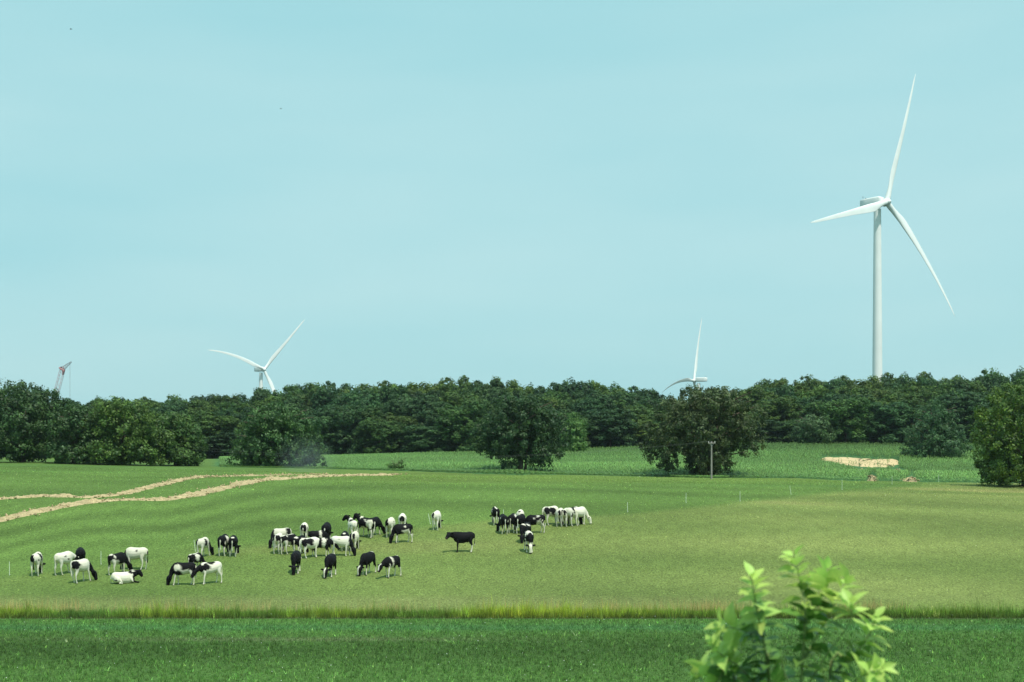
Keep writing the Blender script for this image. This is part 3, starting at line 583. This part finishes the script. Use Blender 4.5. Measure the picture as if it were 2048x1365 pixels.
link('house', pmesh('house', box(-8, 1.5, -1.8, 1.8, 1.6, 3.9), m_cab, False), t); link('cab', pmesh('cab', box(-.5, 2.2, -3.2, -1.9, 1.6, 4.1), m_cab, False), t)
for y_ in (-3.1, 2.1): link('track', pmesh('track', box(-6.5, 3.5, y_, y_+1.1, 0, 1.4, .4), m_dk, False), t)

# ------------------------------------------------------------------ summer haze
hm = bpy.data.materials.new('thin_haze'); hm.use_nodes = True; hn = hm.node_tree.nodes; hn.clear()
ho = hn.new('ShaderNodeOutputMaterial'); hv_ = hn.new('ShaderNodeVolumePrincipled'); hm.node_tree.links.new(hv_.outputs[0], ho.inputs['Volume'])
hv_.inputs['Color'].default_value = (.80, .95, 1, 1); hv_.inputs['Density'].default_value = HAZE; hv_.inputs['Anisotropy'].default_value = .2
bmh = bmesh.new(); bmesh.ops.create_cube(bmh, size=1); bmesh.ops.scale(bmh, vec=(10400, 6400, 271), verts=bmh.verts); bmesh.ops.translate(bmh, vec=(0, 3050, 134), verts=bmh.verts)
hme = bpy.data.meshes.new('haze'); bmh.to_mesh(hme); bmh.free(); hme.materials.append(hm); tag(link('haze', hme), kind='stuff')

sm = bpy.data.materials.new('wisp_volume'); sm.use_nodes = True; q_ = sm.node_tree.nodes; ql = sm.node_tree.links; q_.clear()  # faint pale wisp as a noisy volume, thinning outwards from its centre
so = q_.new('ShaderNodeOutputMaterial'); sv_ = q_.new('ShaderNodeVolumePrincipled'); st_ = q_.new('ShaderNodeTexCoord'); ln = q_.new('ShaderNodeVectorMath'); ln.operation = 'LENGTH'
mr_ = q_.new('ShaderNodeMapRange'); mr_.inputs['From Min'].default_value = 1; mr_.inputs['From Max'].default_value = 0; mr_.inputs['To Max'].default_value = .075
tn_ = q_.new('ShaderNodeTexNoise'); tn_.inputs['Scale'].default_value = 2.2; mm_ = q_.new('ShaderNodeMath'); mm_.operation = 'MULTIPLY'
ql.new(st_.outputs['Object'], ln.inputs[0]); ql.new(ln.outputs['Value'], mr_.inputs['Value']); ql.new(st_.outputs['Object'], tn_.inputs['Vector'])
ql.new(mr_.outputs[0], mm_.inputs[0]); ql.new(tn_.outputs['Fac'], mm_.inputs[1]); ql.new(mm_.outputs[0], sv_.inputs['Density']); sv_.inputs['Color'].default_value = (.8, .92, .95, 1); ql.new(sv_.outputs[0], so.inputs['Volume'])
bmh = bmesh.new(); bmesh.ops.create_icosphere(bmh, subdivisions=3, radius=1); sme = bpy.data.meshes.new('pale_wisp'); bmh.to_mesh(sme); bmh.free(); sme.materials.append(sm)
so_ = link('pale_wisp', sme); so_.location = px(612, 925, 196); so_.scale = (4.8, 3.0, 4.2); tag(so_, 'faint pale wisp over the soil ridges, in front of the round bushy tree', 'dust', kind='stuff')

# ------------------------------------------------------------------ birds
m_bird = material('bird_feathers', (.03, .03, .03), rough=.8)
for (u, v, Yb, ra, lb) in ((142, 59, 120, .3, 'tiny dark bird high in the sky at the upper left'), (562, 218, 150, -.5, 'tiny faint bird in the sky above the distant left turbine')):
    q = px(u, v, Yb); t = empty('bird', tuple(q), ra); tag(t, lb, 'bird', 'birds in flight')
    link('body', pmesh('body', tube([(-.11, 0, 0), (-.06, 0, 0), (0, 0, 0), (.05, 0, .01), (.08, 0, .015), (.11, 0, .01)], [.012, .02, .03, .022, .02, .003], 8), m_bird), t)
    for s in (-1, 1): link('wing', pmesh('wing', ([(-.05, 0, 0), (.03, 0, .012), (.02, s*.08, .035), (-.01, s*.17, .02), (-.05, s*.09, .03), (.03, 0, .02), (.02, s*.08, .043), (-.05, 0, .01)], [(0, 1, 2, 4), (4, 2, 3), (7, 4, 6, 5), (4, 3, 6)]), m_bird), t)

# ------------------------------------------------------------------ cows
m_cow = material('cow_hide', rough=.7, attr=True, spec=.1)
def sweep(secs, up=Vector((0, 0, 1)), n=14):
    """secs: (centre, half width, half height) along a path"""
    P = [Vector(s[0]) for s in secs]; vs = []; fs = []
    for i, (c, w, h) in enumerate(secs):
        t = (P[min(i+1, len(P)-1)]-P[max(i-1, 0)]).normalized(); s = up.cross(t)
        if s.length < .2: s = Vector((0, 1, 0))
        s.normalize(); b = t.cross(s)
        for k in range(n):
            an = 2*math.pi*k/n; vs.append(P[i]+s*(w*math.cos(an))+b*(h*math.sin(an)))
    for i in range(len(P)-1):
        for k in range(n): fs.append((i*n+k, i*n+(k+1) % n, (i+1)*n+(k+1) % n, (i+1)*n+k))
    fs.append(tuple(range(n-1, -1, -1))); fs.append(tuple(range((len(P)-1)*n, len(P)*n)))
    return vs, fs
def leg(pts):   # (x,y,z,rx,ry)
    return sweep([((p[0], p[1], p[2]), p[4], p[3]) for p in pts], up=Vector((1, 0, .01)), n=10)
def cow_mesh(head='graze', turn=0., step=(0, 0, 0, 0), lying=False):
    parts = []; dz = -.60 if lying else 0
    body = [(-.84, 1.12, .08, .10), (-.80, 1.11, .16, .18), (-.70, 1.08, .23, .235), (-.55, 1.045, .27, .275), (-.33, .995, .285, .30), (-.05, .955, .30, .335), (.2, .95, .29, .35), (.4, .975, .25, .345), (.54, 1.0, .20, .30), (.66, 1.02, .15, .21)]
    parts.append(sweep([((x, 0, z+dz-.015), w*1.03, h*1.05) for (x, z, w, h) in body]))
    T = turn
    if head == 'graze':
        nk = [((.42, 0, 1.06), .17, .25), ((.58, T*.05, .95), .135, .21), ((.70, T*.16, .78), .10, .165), ((.76, T*.28, .63), .082, .12), ((.79, T*.36, .54), .078, .105)]
        hd = [((.79, T*.36, .55), .10, .11), ((.86, T*.41, .44), .155, .165), ((.90, T*.45, .32), .125, .15), ((.93, T*.49, .19), .095, .115), ((.945, T*.52, .09), .105, .105), ((.95, T*.53, .02), .065, .07)]
        ear = ((.79, T*.36, .54), Vector((.0, 1, 0)))
    elif head == 'low':
        nk = [((.42, 0, 1.08), .16, .24), ((.66, T*.04, 1.03), .13, .19), ((.86, T*.14, .93), .10, .15), ((1.02, T*.30, .82), .09, .12)]
        hd = [((1.0, T*.28, .86), .09, .10), ((1.06, T*.40, .80), .15, .165), ((1.14, T*.52, .70), .125, .15), ((1.22, T*.62, .60), .095, .11), ((1.26, T*.66, .54), .10, .10), ((1.36, T*.68, .52), .04, .04)]
        ear = ((1.0, T*.28, .88), None)
    elif head == 'up':
        if lying: dz += .09
        nk = [((.42, 0, 1.04+dz), .17, .27), ((.62, T*.05, 1.08+dz), .14, .24), ((.80, T*.16, 1.11+dz), .115, .19), ((.93, T*.30, 1.14+dz), .10, .15)]
        hd = [((.90, T*.30, 1.20+dz), .085, .10), ((.98, T*.40, 1.16+dz), .15, .165), ((1.08, T*.54, 1.07+dz), .125, .145), ((1.16, T*.66, .96+dz), .095, .11), ((1.20, T*.72, .90+dz), .10, .095), ((1.22, T*.75, .87+dz), .05, .05)]
        ear = ((.92, T*.32, 1.23+dz), None)
    else:
        nk = [((.42, 0, 1.08+dz), .17, .27), ((.62, T*.05, 1.14+dz), .13, .23), ((.78, T*.18, 1.22+dz), .11, .18), ((.90, T*.34, 1.32+dz), .10, .14)]
        hd = [((.88, T*.34, 1.42+dz), .085, .09), ((.95, T*.44, 1.37+dz), .15, .165), ((1.05, T*.60, 1.27+dz), .125, .145), ((1.13, T*.74, 1.16+dz), .095, .11), ((1.17, T*.80, 1.10+dz), .10, .095), ((1.20, T*.83, 1.08+dz), .05, .05)]
        ear = ((.89, T*.34, 1.43+dz), None)
    parts.append(sweep(nk)); parts.append(sweep(hd))
    hdir = Vector(hd[3][0])-Vector(hd[0][0]); sd_ = Vector((0, 0, 1)).cross(hdir)
    if sd_.length < .05: sd_ = Vector((0, 1, 0))
    sd_.normalize(); e0 = Vector(ear[0])+(Vector(hd[1][0])-Vector(hd[0][0]))*.25
    for s in (-1, 1):
        a = e0+sd_*(s*.07); b = e0+sd_*(s*.33)-hdir.normalized()*.03
        parts.append(sweep([(a, .03, .035), (a.lerp(b, .55), .035, .075), (b, .025, .03)], n=8))
    if not lying:
        for i, s in enumerate((1, -1)):
            d = step[i]
            parts.append(leg([(.38, s*.13, .98, .15, .09), (.41+d*.2, s*.165, .78, .115, .075), (.40+d*.35, s*.17, .62, .075, .06), (.42+d*.7, s*.165, .40, .048, .045), (.42+d*.85, s*.165, .25, .035, .034), (.43+d, s*.165, .10, .038, .036), (.455+d, s*.165, .05, .05, .045), (.46+d, s*.165, 0, .055, .05)]))
            d = step[i+2]
            parts.append(leg([(-.60, s*.12, 1.05, .19, .12), (-.56+d*.2, s*.165, .84, .18, .105), (-.58+d*.35, s*.175, .66, .115, .075), (-.68+d*.6, s*.17, .47, .058, .045), (-.69+d*.75, s*.17, .30, .038, .036), (-.65+d, s*.17, .11, .040, .038), (-.62+d, s*.17, .05, .052, .045), (-.61+d, s*.17, 0, .057, .05)]))
        parts.append(sweep([((-.83, 0, 1.22), .035, .035), ((-.90, .01, 1.10), .028, .03), ((-.91, .015, .80), .024, .024), ((-.89, .02, .62), .035, .035), ((-.88, .02, .50), .045, .045), ((-.88, .02, .40), .02, .02)], up=Vector((1, 0, 0)), n=8))
        parts.append(sweep([((-.42, 0, .70), .08, .04), ((-.35, 0, .66), .07, .05), ((-.25, 0, .68), .04, .03)], n=8))
    else:
        for s in (1, -1):
            parts.append(sweep([((.38, s*.16, .32), .12, .13), ((.55, s*.22, .14), .08, .08), ((.78 if s < 0 else .5, s*.22, .07), .05, .05), ((.98 if s < 0 else .35, s*.2, .055), .045, .045)], n=10))
            parts.append(sweep([((-.62, s*.14, .36), .15, .22), ((-.42, s*.30, .24), .12, .16), ((-.20, s*.34, .12), .08, .08), ((-.42, s*.36, .06), .05, .05), ((-.15, s*.34, .05), .045, .045)], n=10))
        parts.append(sweep([((-.82, 0, .55), .035, .035), ((-.92, .05, .32), .03, .03), ((-.86, .25, .06), .03, .03), ((-.65, .38, .04), .04, .035)], n=8))
    me = bpy.data.meshes.new('cow'); vs, fs = merge(parts); me.from_pydata([tuple(v) for v in vs], [], fs)
    o = bpy.data.objects.new('tmp', me); COL.objects.link(o)
    m = o.modifiers.new('r', 'REMESH'); m.mode = 'VOXEL'; m.voxel_size = .021; m.use_smooth_shade = True
    m = o.modifiers.new('s', 'SMOOTH'); m.factor = .5; m.iterations = 3
    m = o.modifiers.new('d', 'DECIMATE'); m.ratio = .22
    dg = bpy.context.evaluated_depsgraph_get(); out = bpy.data.meshes.new_from_object(o.evaluated_get(dg)); bpy.data.objects.remove(o)
    for p in out.polygons: p.use_smooth = True
    return out, hd
POSE = {}
def pose(key):
    if key not in POSE:
        h, tn, st = key; POSE[key] = cow_mesh('up' if h == 'lie' else h, tn, ((0, 0, 0, 0), (.14, -.10, -.12, .10), (-.05, .12, .14, -.04))[st], h == 'lie')
    return POSE[key]
PATCH = dict(HL=(-.62, .26, 1.08, .26, .20, .26), HR=(-.62, -.26, 1.08, .26, .20, .26), BH=(-.80, .10, 1.12, .18, .09, .24), BK=(-.80, -.11, 1.10, .18, .10, .26),
             SL=(.38, .28, 1.08, .20, .22, .24), SR=(.38, -.28, 1.08, .20, .22, .24), ML=(-.08, .3, 1.05, .26, .24, .26), MR=(-.08, -.3, 1.05, .26, .24, .26),
             SAD=(-.05, 0, 1.28, .30, .30, .20), RT=(-.68, 0, 1.32, .16, .14, .12), WT=(.42, 0, 1.30, .14, .25, .16), BELT=(.12, 0, 1.0, .13, .6, .6), FL=(-.36, 0, .72, .28, .5, .20),
             DL=(-.2, .33, 1.12, .07, .1, .08), DR=(-.2, -.33, 1.12, .07, .1, .08), BUT=(-.84, 0, 1.05, .14, .22, .26), THL=(-.6, .25, .80, .22, .2, .16), THR=(-.6, -.25, .80, .22, .2, .16), RIDGE=(-.2, 0, 1.34, .75, .09, .12))
WH = np.array([.72, .70, .62]); BK_ = np.array([.008, .0075, .009])
def cow(u, v, hpx, head_deg, hd='graze', base='w', patches='', face='b', blaze=0, legs='w', label='', turn=0., st=0, tail=None, sub='white'):
    p = at(u, v); src, hp = pose((hd, turn, st)); me = src.copy(); me.name = 'cow'
    n = len(me.vertices); co = np.empty(n*3, np.float32); me.vertices.foreach_get('co', co); co = co.reshape(-1, 3).astype(float)
    if hd == 'lie': co = co.copy(); co[:, 2] += .6
    seed = int(u*7+v); w = sines(seed, 7, (4, 11))(co); w2 = sines(seed+1, 7, (12, 25))(co)
    blk = np.full(n, base == 'b')
    for q in patches.split():
        a = PATCH[q]; d = np.sqrt(((co[:, 0]-a[0])/a[3])**2+((co[:, 1]-a[1])/a[4])**2+((co[:, 2]-a[2])/a[5])**2)+.22*w+.08*w2
        blk[d < 1.05] = base != 'b'
    if base == 'w' and not patches: pass
    rs_ = np.random.default_rng(seed+5)
    for _ in range(rs_.integers(2, 6) if not any(q in label for q in ('solid', 'lone', 'one small black spot', 'all white', 'creamy')) else 0):
        pc = np.array([rs_.uniform(-.7, .45), rs_.choice([-1, 1])*rs_.uniform(.2, .3), rs_.uniform(.75, 1.25)]); pr = rs_.uniform(.05, .11, 3)*np.array([1.2, 1.8, 1])
        blk[np.sqrt((((co-pc)/pr)**2).sum(1))+.2*w < 1] = base != 'b'
    # legs
    lg = (co[:, 2] < .62+.08*w) & (co[:, 0] < .62) if hd != 'lie' else np.zeros(n, bool)
    if legs == 'w': blk[lg] = False
    elif legs == 'b': blk[lg & (co[:, 2] > .16)] = True
    elif legs == 'h': blk[lg & (co[:, 2] > .16)] = True; blk[lg & (co[:, 0] < -.3) & (co[:, 2] < .5+.05*w)] = False
    elif legs == 's': blk[lg & (co[:, 2] < .40+.05*w)] = False
    # head and neck, measured along the head's own line
    H0 = np.array(hp[0][0]); H1 = np.array(hp[-1][0]); 
    if hd == 'lie': H0[2] += .6; H1[2] += .6
    ax = H1-H0; L = np.linalg.norm(ax); ax = ax/L; t_ = (co-H0) @ ax; dist = np.linalg.norm(co-H0-t_[:, None]*ax, axis=1)
    isn = (co[:, 0] > .60+.05*w); ish = (t_ > -.08) & (dist < .30) & (co[:, 0] > .66)
    if face == 'b': blk[isn] = True
    elif face == 'h': blk[isn & ish] = True
    elif face == 'w': blk[isn] = False
    if blaze:
        lat = np.cross(ax, [0, 0, 1.]); 
        lat = lat/(np.linalg.norm(lat)+1e-6); fr = np.cross(lat, ax); s1 = (co-H0) @ lat; s2 = (co-H0) @ fr
        blk[ish & (np.abs(s1) < .045*blaze) & (s2 > .02) & (t_ < L*.9)] = False
    if tail == 'w': blk[(co[:, 0] < -.865) & (co[:, 2] < 1.1)] = False
    if tail == 'b': blk[(co[:, 0] < -.865) & (co[:, 2] < 1.1)] = True
    c = np.where(blk[:, None], BK_, WH*rs_.uniform(.86, 1.04)*np.array([1, .985, .93])**(1+.8*rs_.random()+.5*w[:, None]))
    if hd != 'lie': c[(co[:, 2] < .045) & (co[:, 0] < .66)] = (.10, .085, .06)
    c[(t_ > L*.93) & (dist < .1)] = c[(t_ > L*.93) & (dist < .1)]*.4+np.array([.10, .06, .06])
    a = me.color_attributes.new('Col', 'FLOAT_COLOR', 'POINT'); cc = np.ones((n, 4), np.float32); cc[:, :3] = np.clip(c, .005, .9); a.data.foreach_set('color', cc.ravel())
    raw = np.empty(n*3, np.float32); me.vertices.foreach_get('co', raw); raw = raw.reshape(-1, 3); xx_ = raw[:, 0]; raw[:, 0] = xx_*.86 if hd == 'lie' else np.where(xx_ < .5, xx_*.82, .41+(xx_-.5)*.95); me.vertices.foreach_set('co', raw.ravel()); me.update()
    me.materials.clear(); me.materials.append(m_cow)
    o = link('cow', me, None); h = math.radians(head_deg); hv = Vector((math.cos(h), math.sin(h), 0))
    zf = float(ground(p.x+hv.x*.5, p.y+hv.y*.5)); zb = float(ground(p.x-hv.x*.5, p.y-hv.y*.5)); pitch = -math.atan2(zf-zb, 1.0)
    s = (hpx/F*p.y)/(1.29 if hd != 'lie' else .86); s = min(1.18, max(.85, s))
    # (u, v) is the ground point under the middle of the cow
    o.location = (p.x, p.y, (zf+zb)/2-.02); o.rotation_euler = Matrix.Rotation(h, 4, 'Z').to_euler()
    o.rotation_mode = 'QUATERNION'; o.rotation_quaternion = Matrix.Rotation(h, 4, 'Z').to_quaternion() @ Matrix.Rotation(pitch, 4, 'Y').to_quaternion()
    o.scale = (s, s, s); tag(o, label, 'cow', 'young cows grazing in the pasture'); return o
C = cow
C(75, 1150, 45, 95, patches='BH HL SR MR', face='b', label='white cow with black hip patches seen from behind, leftmost of the herd', tail='b')
C(131, 1150, 45, 66, hd='low', patches='HL DR', face='h', turn=-.2, st=1, label='mostly white cow with black left hip, second from the left edge', tail='w')
C(161, 1139, 43, 108, base='b', legs='b', turn=.4, label='solid black cow grazing behind the two leftmost white cows')
C(164, 1165, 46, 62, patches='BK HR', face='b', turn=-.5, label='white cow grazing to the right with black neck, in front of the black one', tail='w', st=2)
C(238, 1149, 43, 60, base='b', patches='FL RT THR', face='b', turn=-.4, label='black cow with white flank, left of the big white cow', st=1)
C(271, 1141, 45, 172, patches='DL', face='b', label='big white cow with one small black spot, side on, above the lying cow', st=2, tail='b')
C(249, 1168, 29, 22, hd='lie', patches='WT', face='b', turn=-.1, label='white cow with black neck lying down, the only one lying')
C(366, 1171, 46, 184, base='b', patches='FL SL', face='b', label='black cow with white legs and belly grazing to the left, lowest of the left group', st=1, tail='w')
C(393, 1143, 36, 62, base='b', patches='RT RIDGE MR', face='b', turn=-.5, label='black and white cow grazing behind the lowest pair, beside the leaning post', tail='w')
C(421, 1169, 44, 214, hd='low', patches='SL SAD', face='b', turn=.1, label='white cow facing left with lowered black head, right of the lowest black cow', st=1)
C(408, 1115, 39, 74, patches='BH MR', face='b', turn=-.4, label='mostly white cow grazing above the lowest pair, seen from behind', tail='w', st=2)
C(449, 1111, 41, 84, base='b', legs='w', patches='MR', face='b', label='black cow with white side seen from behind, left of a close pair', tail='w')
C(467, 1112, 40, 96, base='b', legs='s', patches='RT', face='b', turn=-.4, label='black cow with small white rump mark, right of a close pair', tail='w')
C(563, 1096, 38, 205, patches='HL DR', face='b', turn=.3, label='white cow facing left at the back left of the crowded bunch')
C(558, 1106, 39, 82, patches='BH BK HL HR', face='b', label='white backed cow with black buttocks, left front of the crowded bunch', tail='w')
C(581, 1108, 39, 52, base='b', patches='RT THR FL RIDGE', face='b', turn=-.4, label='black hipped cow with white back, second in the crowded bunch', st=1, tail='w')
C(609, 1083, 36, 92, patches='BH BK', face='b', label='white cow with two black hip patches, highest at the back of the crowded bunch', tail='w')
C(602, 1110, 38, 66, base='b', patches='RT FL', face='b', label='mostly black cow in the middle of the crowded bunch', tail='w')
C(622, 1116, 41, 38, hd='low', patches='HR MR', face='h', turn=-.1, label='white cow with heart shaped black patch on its side, front of the crowded bunch', st=1, tail='w')
C(644, 1114, 38, 8, hd='low', base='b', patches='BELT', face='b', blaze=1.6, legs='s', label='black cow with white blaze facing right, front right of the crowded bunch', st=1)
C(638, 1098, 36, 20, base='b', patches='BELT', face='b', label='black cow with white stripe behind the crowded bunch, side on')
C(654, 1086, 40, 88, base='b', legs='s', label='tall black cow with white tail seen from behind, above the crowded bunch', tail='w')
C(684, 1113, 40, -3, patches='DR', face='b', label='creamy white cow with black head grazing to the right beside the bunch', st=1, tail='w')
C(690, 1101, 37, 92, base='b', patches='RT', legs='w', label='black cow with white rump half hidden behind the creamy white cow')
C(710, 1101, 37, 82, patches='BH BK SL', face='b', label='white cow with black stripes on its buttocks, right behind the creamy one', tail='w')
C(592, 1146, 43, 272, base='b', face='b', legs='s', turn=-.1, label='solid black cow grazing towards us, first of four in a line')
C(661, 1154, 44, 262, base='b', patches='RT', face='b', blaze=1, legs='s', turn=-.2, label='black cow grazing towards us with a small white forehead, second of four in a line')
C(736, 1150, 44, 246, base='b', patches='RT', face='b', blaze=1.3, legs='s', turn=-.25, label='black cow with white forehead, third of the four in a line', st=1)
C(784, 1156, 42, 232, hd='low', base='b', patches='BELT RT', face='b', blaze=.8, legs='w', label='black cow with a white belt, walking left with lowered head', st=1)
C(704, 1076, 37, 112, hd='high', patches='HR MR SAD', face='b', turn=.5, legs='w', label='white cow with raised black head turned left, back of the middle group')
C(730, 1076, 40, 146, hd='high', base='b', patches='HL WT THL', face='b', label='black cow with white shoulder and thigh, head raised, in the middle group', st=1, tail='w')
C(750, 1072, 37, 62, base='b', legs='s', turn=-.5, label='black cow grazing right of the cow with raised head')
C(782, 1074, 38, 82, patches='BH HL', face='b', label='white cow with black left hip seen from behind, left of the middle pair', tail='b')
C(805, 1064, 36, 92, patches='BUT SL', face='b', label='white cow with black buttocks behind the dark grazing one')
C(805, 1086, 38, 198, base='b', patches='FL', face='b', label='black cow with white belly and legs grazing in front of the pair', st=1)
C(874, 1060, 37, 80, patches='BH SR', face='b', label='lone white cow with dark hip, beside the leaning post', tail='w', st=2)
C(926, 1105, 41, 186, hd='up', base='b', legs='h', face='b', label='lone black cow with white hind feet standing side on, facing left', turn=.7, st=0)
C(990, 1050, 35, 100, base='b', patches='RIDGE', legs='w', label='black cow with white line along its back, leftmost of the right herd', tail='w')
C(1006, 1067, 38, 102, base='b', legs='s', turn=.4, label='black cow grazing with head to the left, front left of the right herd', tail='w')
C(1026, 1065, 37, 78, base='b', patches='MR SR', legs='w', label='black cow with white right side, middle of the front left trio', tail='w')
C(1041, 1054, 34, 84, patches='RT', face='b', label='white cow with a black rump spot behind the trio')
C(1043, 1066, 37, 72, base='b', legs='w', turn=-.3, label='black cow with white tail, right one of the front left trio', tail='w')
C(1070, 1067, 37, 188, base='b', patches='FL', legs='w', label='black cow side on with white hind legs, centre of the right herd', st=1)
C(1051, 1084, 37, 245, base='b', patches='WT', legs='w', face='b', label='black cow with white marks on its withers grazing towards us', turn=.2)
C(1057, 1105, 42, 278, base='b', patches='SAD WT', face='b', blaze=2.2, legs='w', label='black and white cow with broad white face grazing towards us, lowest of the right herd')
C(1104, 1051, 38, 36, patches='BH MR HR', face='b', label='white cow with black patches at the left end of the right hand row', st=1, tail='w')
C(1121, 1052, 35, 76, patches='BK SR', face='b', label='white cow second in the right hand row, seen from behind', tail='w')
C(1132, 1053, 35, 72, patches='BH HL BK', face='b', label='black hipped cow third in the right hand row', tail='w')
C(1148, 1052, 38, 50, patches='SAD MR', face='b', label='white cow with black saddle fourth in the right hand row', st=1)
C(1160, 1052, 37, 42, patches='', face='w', label='all white cow at the right end of the herd', turn=-.4, st=1, tail='w')

# ------------------------------------------------------------------ shrub close to the camera
m_sl = material('shrub_leaf_old', (.13, .26, .05), rough=.45, trans=.3, spec=.4, rnd=.25, noise=[(30, .85, 1.15)])
m_sy = material('shrub_leaf_young', (.50, .68, .16), rough=.45, trans=.4, spec=.4, rnd=.16, noise=[(30, .88, 1.12)])
m_ss = material('shrub_stem', (.20, .26, .09), rough=.8, noise=[(40, .8, 1.2)])
def leaf_mesh(name, mat, wd, fold, curl):
    vs = []; fs = []; N = 7
    for i in range(N+1):
        t = i/N; w = 1.35*wd*math.sin(math.pi*min(1, t)**.8)*(1-.2*t); z = -curl*t*t
        vs += [(t, -w, z+fold*w), (t, 0, z), (t, w, z+fold*w)]
    for i in range(N):
        a = i*3; fs += [(a, a+3, a+4, a+1), (a+1, a+4, a+5, a+2)]
    return pmesh(name, (vs, fs), mat)
LM = {0: [leaf_mesh('leaf', m_sl, .24, .35, .18), leaf_mesh('leaf', m_sl, .28, .2, .05), leaf_mesh('leaf', m_sl, .21, .5, .3)], 1: [leaf_mesh('leaf', m_sy, .25, .4, .2), leaf_mesh('leaf', m_sy, .2, .55, .1), leaf_mesh('leaf', m_sy, .28, .25, .28)]}
SY = 3.6; sx0 = (1600-1024)/F*SY; gz0 = float(ground(sx0, SY))
shrub = empty('shrub', (sx0, SY, gz0)); tag(shrub, 'leafy light green shrub close to the camera at the lower right', 'shrub')
STEMS = [([(1590, 1900), (1597, 1500), (1602, 1365), (1607, 1290), (1610, 1215), (1600, 1160), (1588, 1112)], 0, .0),
         ([(1560, 1700), (1540, 1420), (1535, 1330), (1522, 1262), (1512, 1210), (1503, 1155)], .05, -.1),
         ([(1606, 1320), (1640, 1262), (1672, 1205), (1692, 1160)], 0, .05), ([(1608, 1260), (1632, 1200), (1655, 1140)], 0, .12),
         ([(1610, 1640), (1650, 1420), (1700, 1325), (1735, 1275), (1752, 1235)], .05, -.06), ([(1650, 1420), (1712, 1360), (1765, 1338)], .0, -.12),
         ([(1540, 1400), (1484, 1340), (1440, 1308), (1424, 1288)], .05, -.05), ([(1530, 1290), (1490, 1262), (1440, 1252)], 0, -.08),
         ([(1560, 1620), (1480, 1420), (1432, 1366), (1402, 1330)], .0, .05), ([(1610, 1380), (1660, 1300), (1700, 1245), (1700, 1205)], 0, -.12),
         ([(1602, 1420), (1570, 1350), (1560, 1300)], 0, -.14), ([(1680, 1440), (1650, 1360), (1640, 1310)], .04, -.16), ([(1520, 1440), (1500, 1385), (1470, 1350)], .0, -.1)]
lr = random.Random(21); sp = []; nleaf = 0; low = []
for (pts, ro, yo) in STEMS:
    n = len(pts); P = []
    for i, (u, v) in enumerate(pts):
        P.append(px(u, v, SY+yo*(i/(n-1))+lr.uniform(-.02, .02))-shrub.location)
    if pts[0][1] > 1600: P[0] = Vector((P[0].x*.2, P[0].y*.3, 0.0))
    r0 = .0055 if pts[0][1] > 1600 else .003
    # smooth the stem
    Q = []
    for i in range(n-1):
        for k in range(4):
            tt = k/4; a = P[max(i-1, 0)]; b = P[i]; c = P[i+1]; d = P[min(i+2, n-1)]
            Q.append(.5*((2*b)+(c-a)*tt+(2*a-5*b+4*c-d)*tt*tt+(3*b-a-3*c+d)*tt**3))
    Q.append(P[-1]); m = len(Q)
    sp.append(('stem', tube([tuple(q) for q in Q], [r0*(1-.75*i/(m-1)) for i in range(m)], 7)))
    Ls = [0]
    for a, b in zip(Q, Q[1:]): Ls.append(Ls[-1]+(b-a).length)
    s = Ls[-1]; rot = lr.uniform(0, 3.14)
    while s > .02:
        i = max(j for j in range(m-1) if Ls[j] <= s); tt = (s-Ls[i])/max(1e-6, Ls[i+1]-Ls[i]); q = Q[i].lerp(Q[i+1], min(1, tt)); d = (Q[i+1]-Q[i]).normalized()
        fromtip = Ls[-1]-s; vpx = VH-F*(q.z+shrub.location.z-CZ)/SY
        young = fromtip < .085 or (fromtip < .14 and lr.random() < .45) or lr.random() < .10
        for e in range(2):
            if vpx < 1392 and nleaf < 298:
                an = rot+e*math.pi+lr.uniform(-.3, .3); o1 = d.orthogonal().normalized(); o2 = d.cross(o1); out = o1*math.cos(an)+o2*math.sin(an)
                upn = .9 if fromtip < .03 else .35
                dr = (out+d*upn+Vector((0, 0, lr.uniform(-.25, .15)))).normalized(); nrm = (d*1.0+Vector((0, 0, .5))+Vector((lr.uniform(-.5, .5), lr.uniform(-.5, .5), lr.uniform(-.3, .3)))); nrm = (nrm-dr*nrm.dot(dr)).normalized()
                sz = (lr.uniform(.038, .062) if young else lr.uniform(.045, .07))*(.85 if fromtip < .015 else 1)
                yv = dr.cross(nrm)*-1; M = Matrix((dr*sz, yv*sz, nrm*sz)).transposed().to_4x4(); M.translation = q+out*.004
                lo = link('leaf', lr.choice(LM[1 if young else 0]), shrub); lo.matrix_local = M; nleaf += 1
            elif vpx >= 1392:
                an = rot+e*math.pi; out = Vector((math.cos(an), math.sin(an), .2)); low.append((q, out, lr.uniform(.05, .08)))
        rot += 1.57+lr.uniform(-.3, .3); s -= lr.uniform(.009, .014) if fromtip < .09 else lr.uniform(.015, .025)
print('leaves', nleaf)
for nm, vf in sp: link(nm, pmesh(nm, vf, m_ss), shrub)
vs = []; fs = []
for (q, out, sz) in low:
    for _ in range(3):
        out = (out+Vector((lr.uniform(-.7, .7), lr.uniform(-.7, .7), lr.uniform(-.2, .3)))).normalized(); sdv = out.cross(Vector((0, 0, 1))).normalized(); b = len(vs); q2 = q+out*lr.uniform(0, .12)
        vs += [tuple(q2), tuple(q2+out*sz*.5+sdv*sz*.25), tuple(q2+out*sz), tuple(q2+out*sz*.5-sdv*sz*.25)]; fs.append((b, b+1, b+2, b+3))
if vs: tag(link('lower_foliage', pmesh('lower_foliage', (vs, fs), m_sl, False), shrub), kind='stuff')
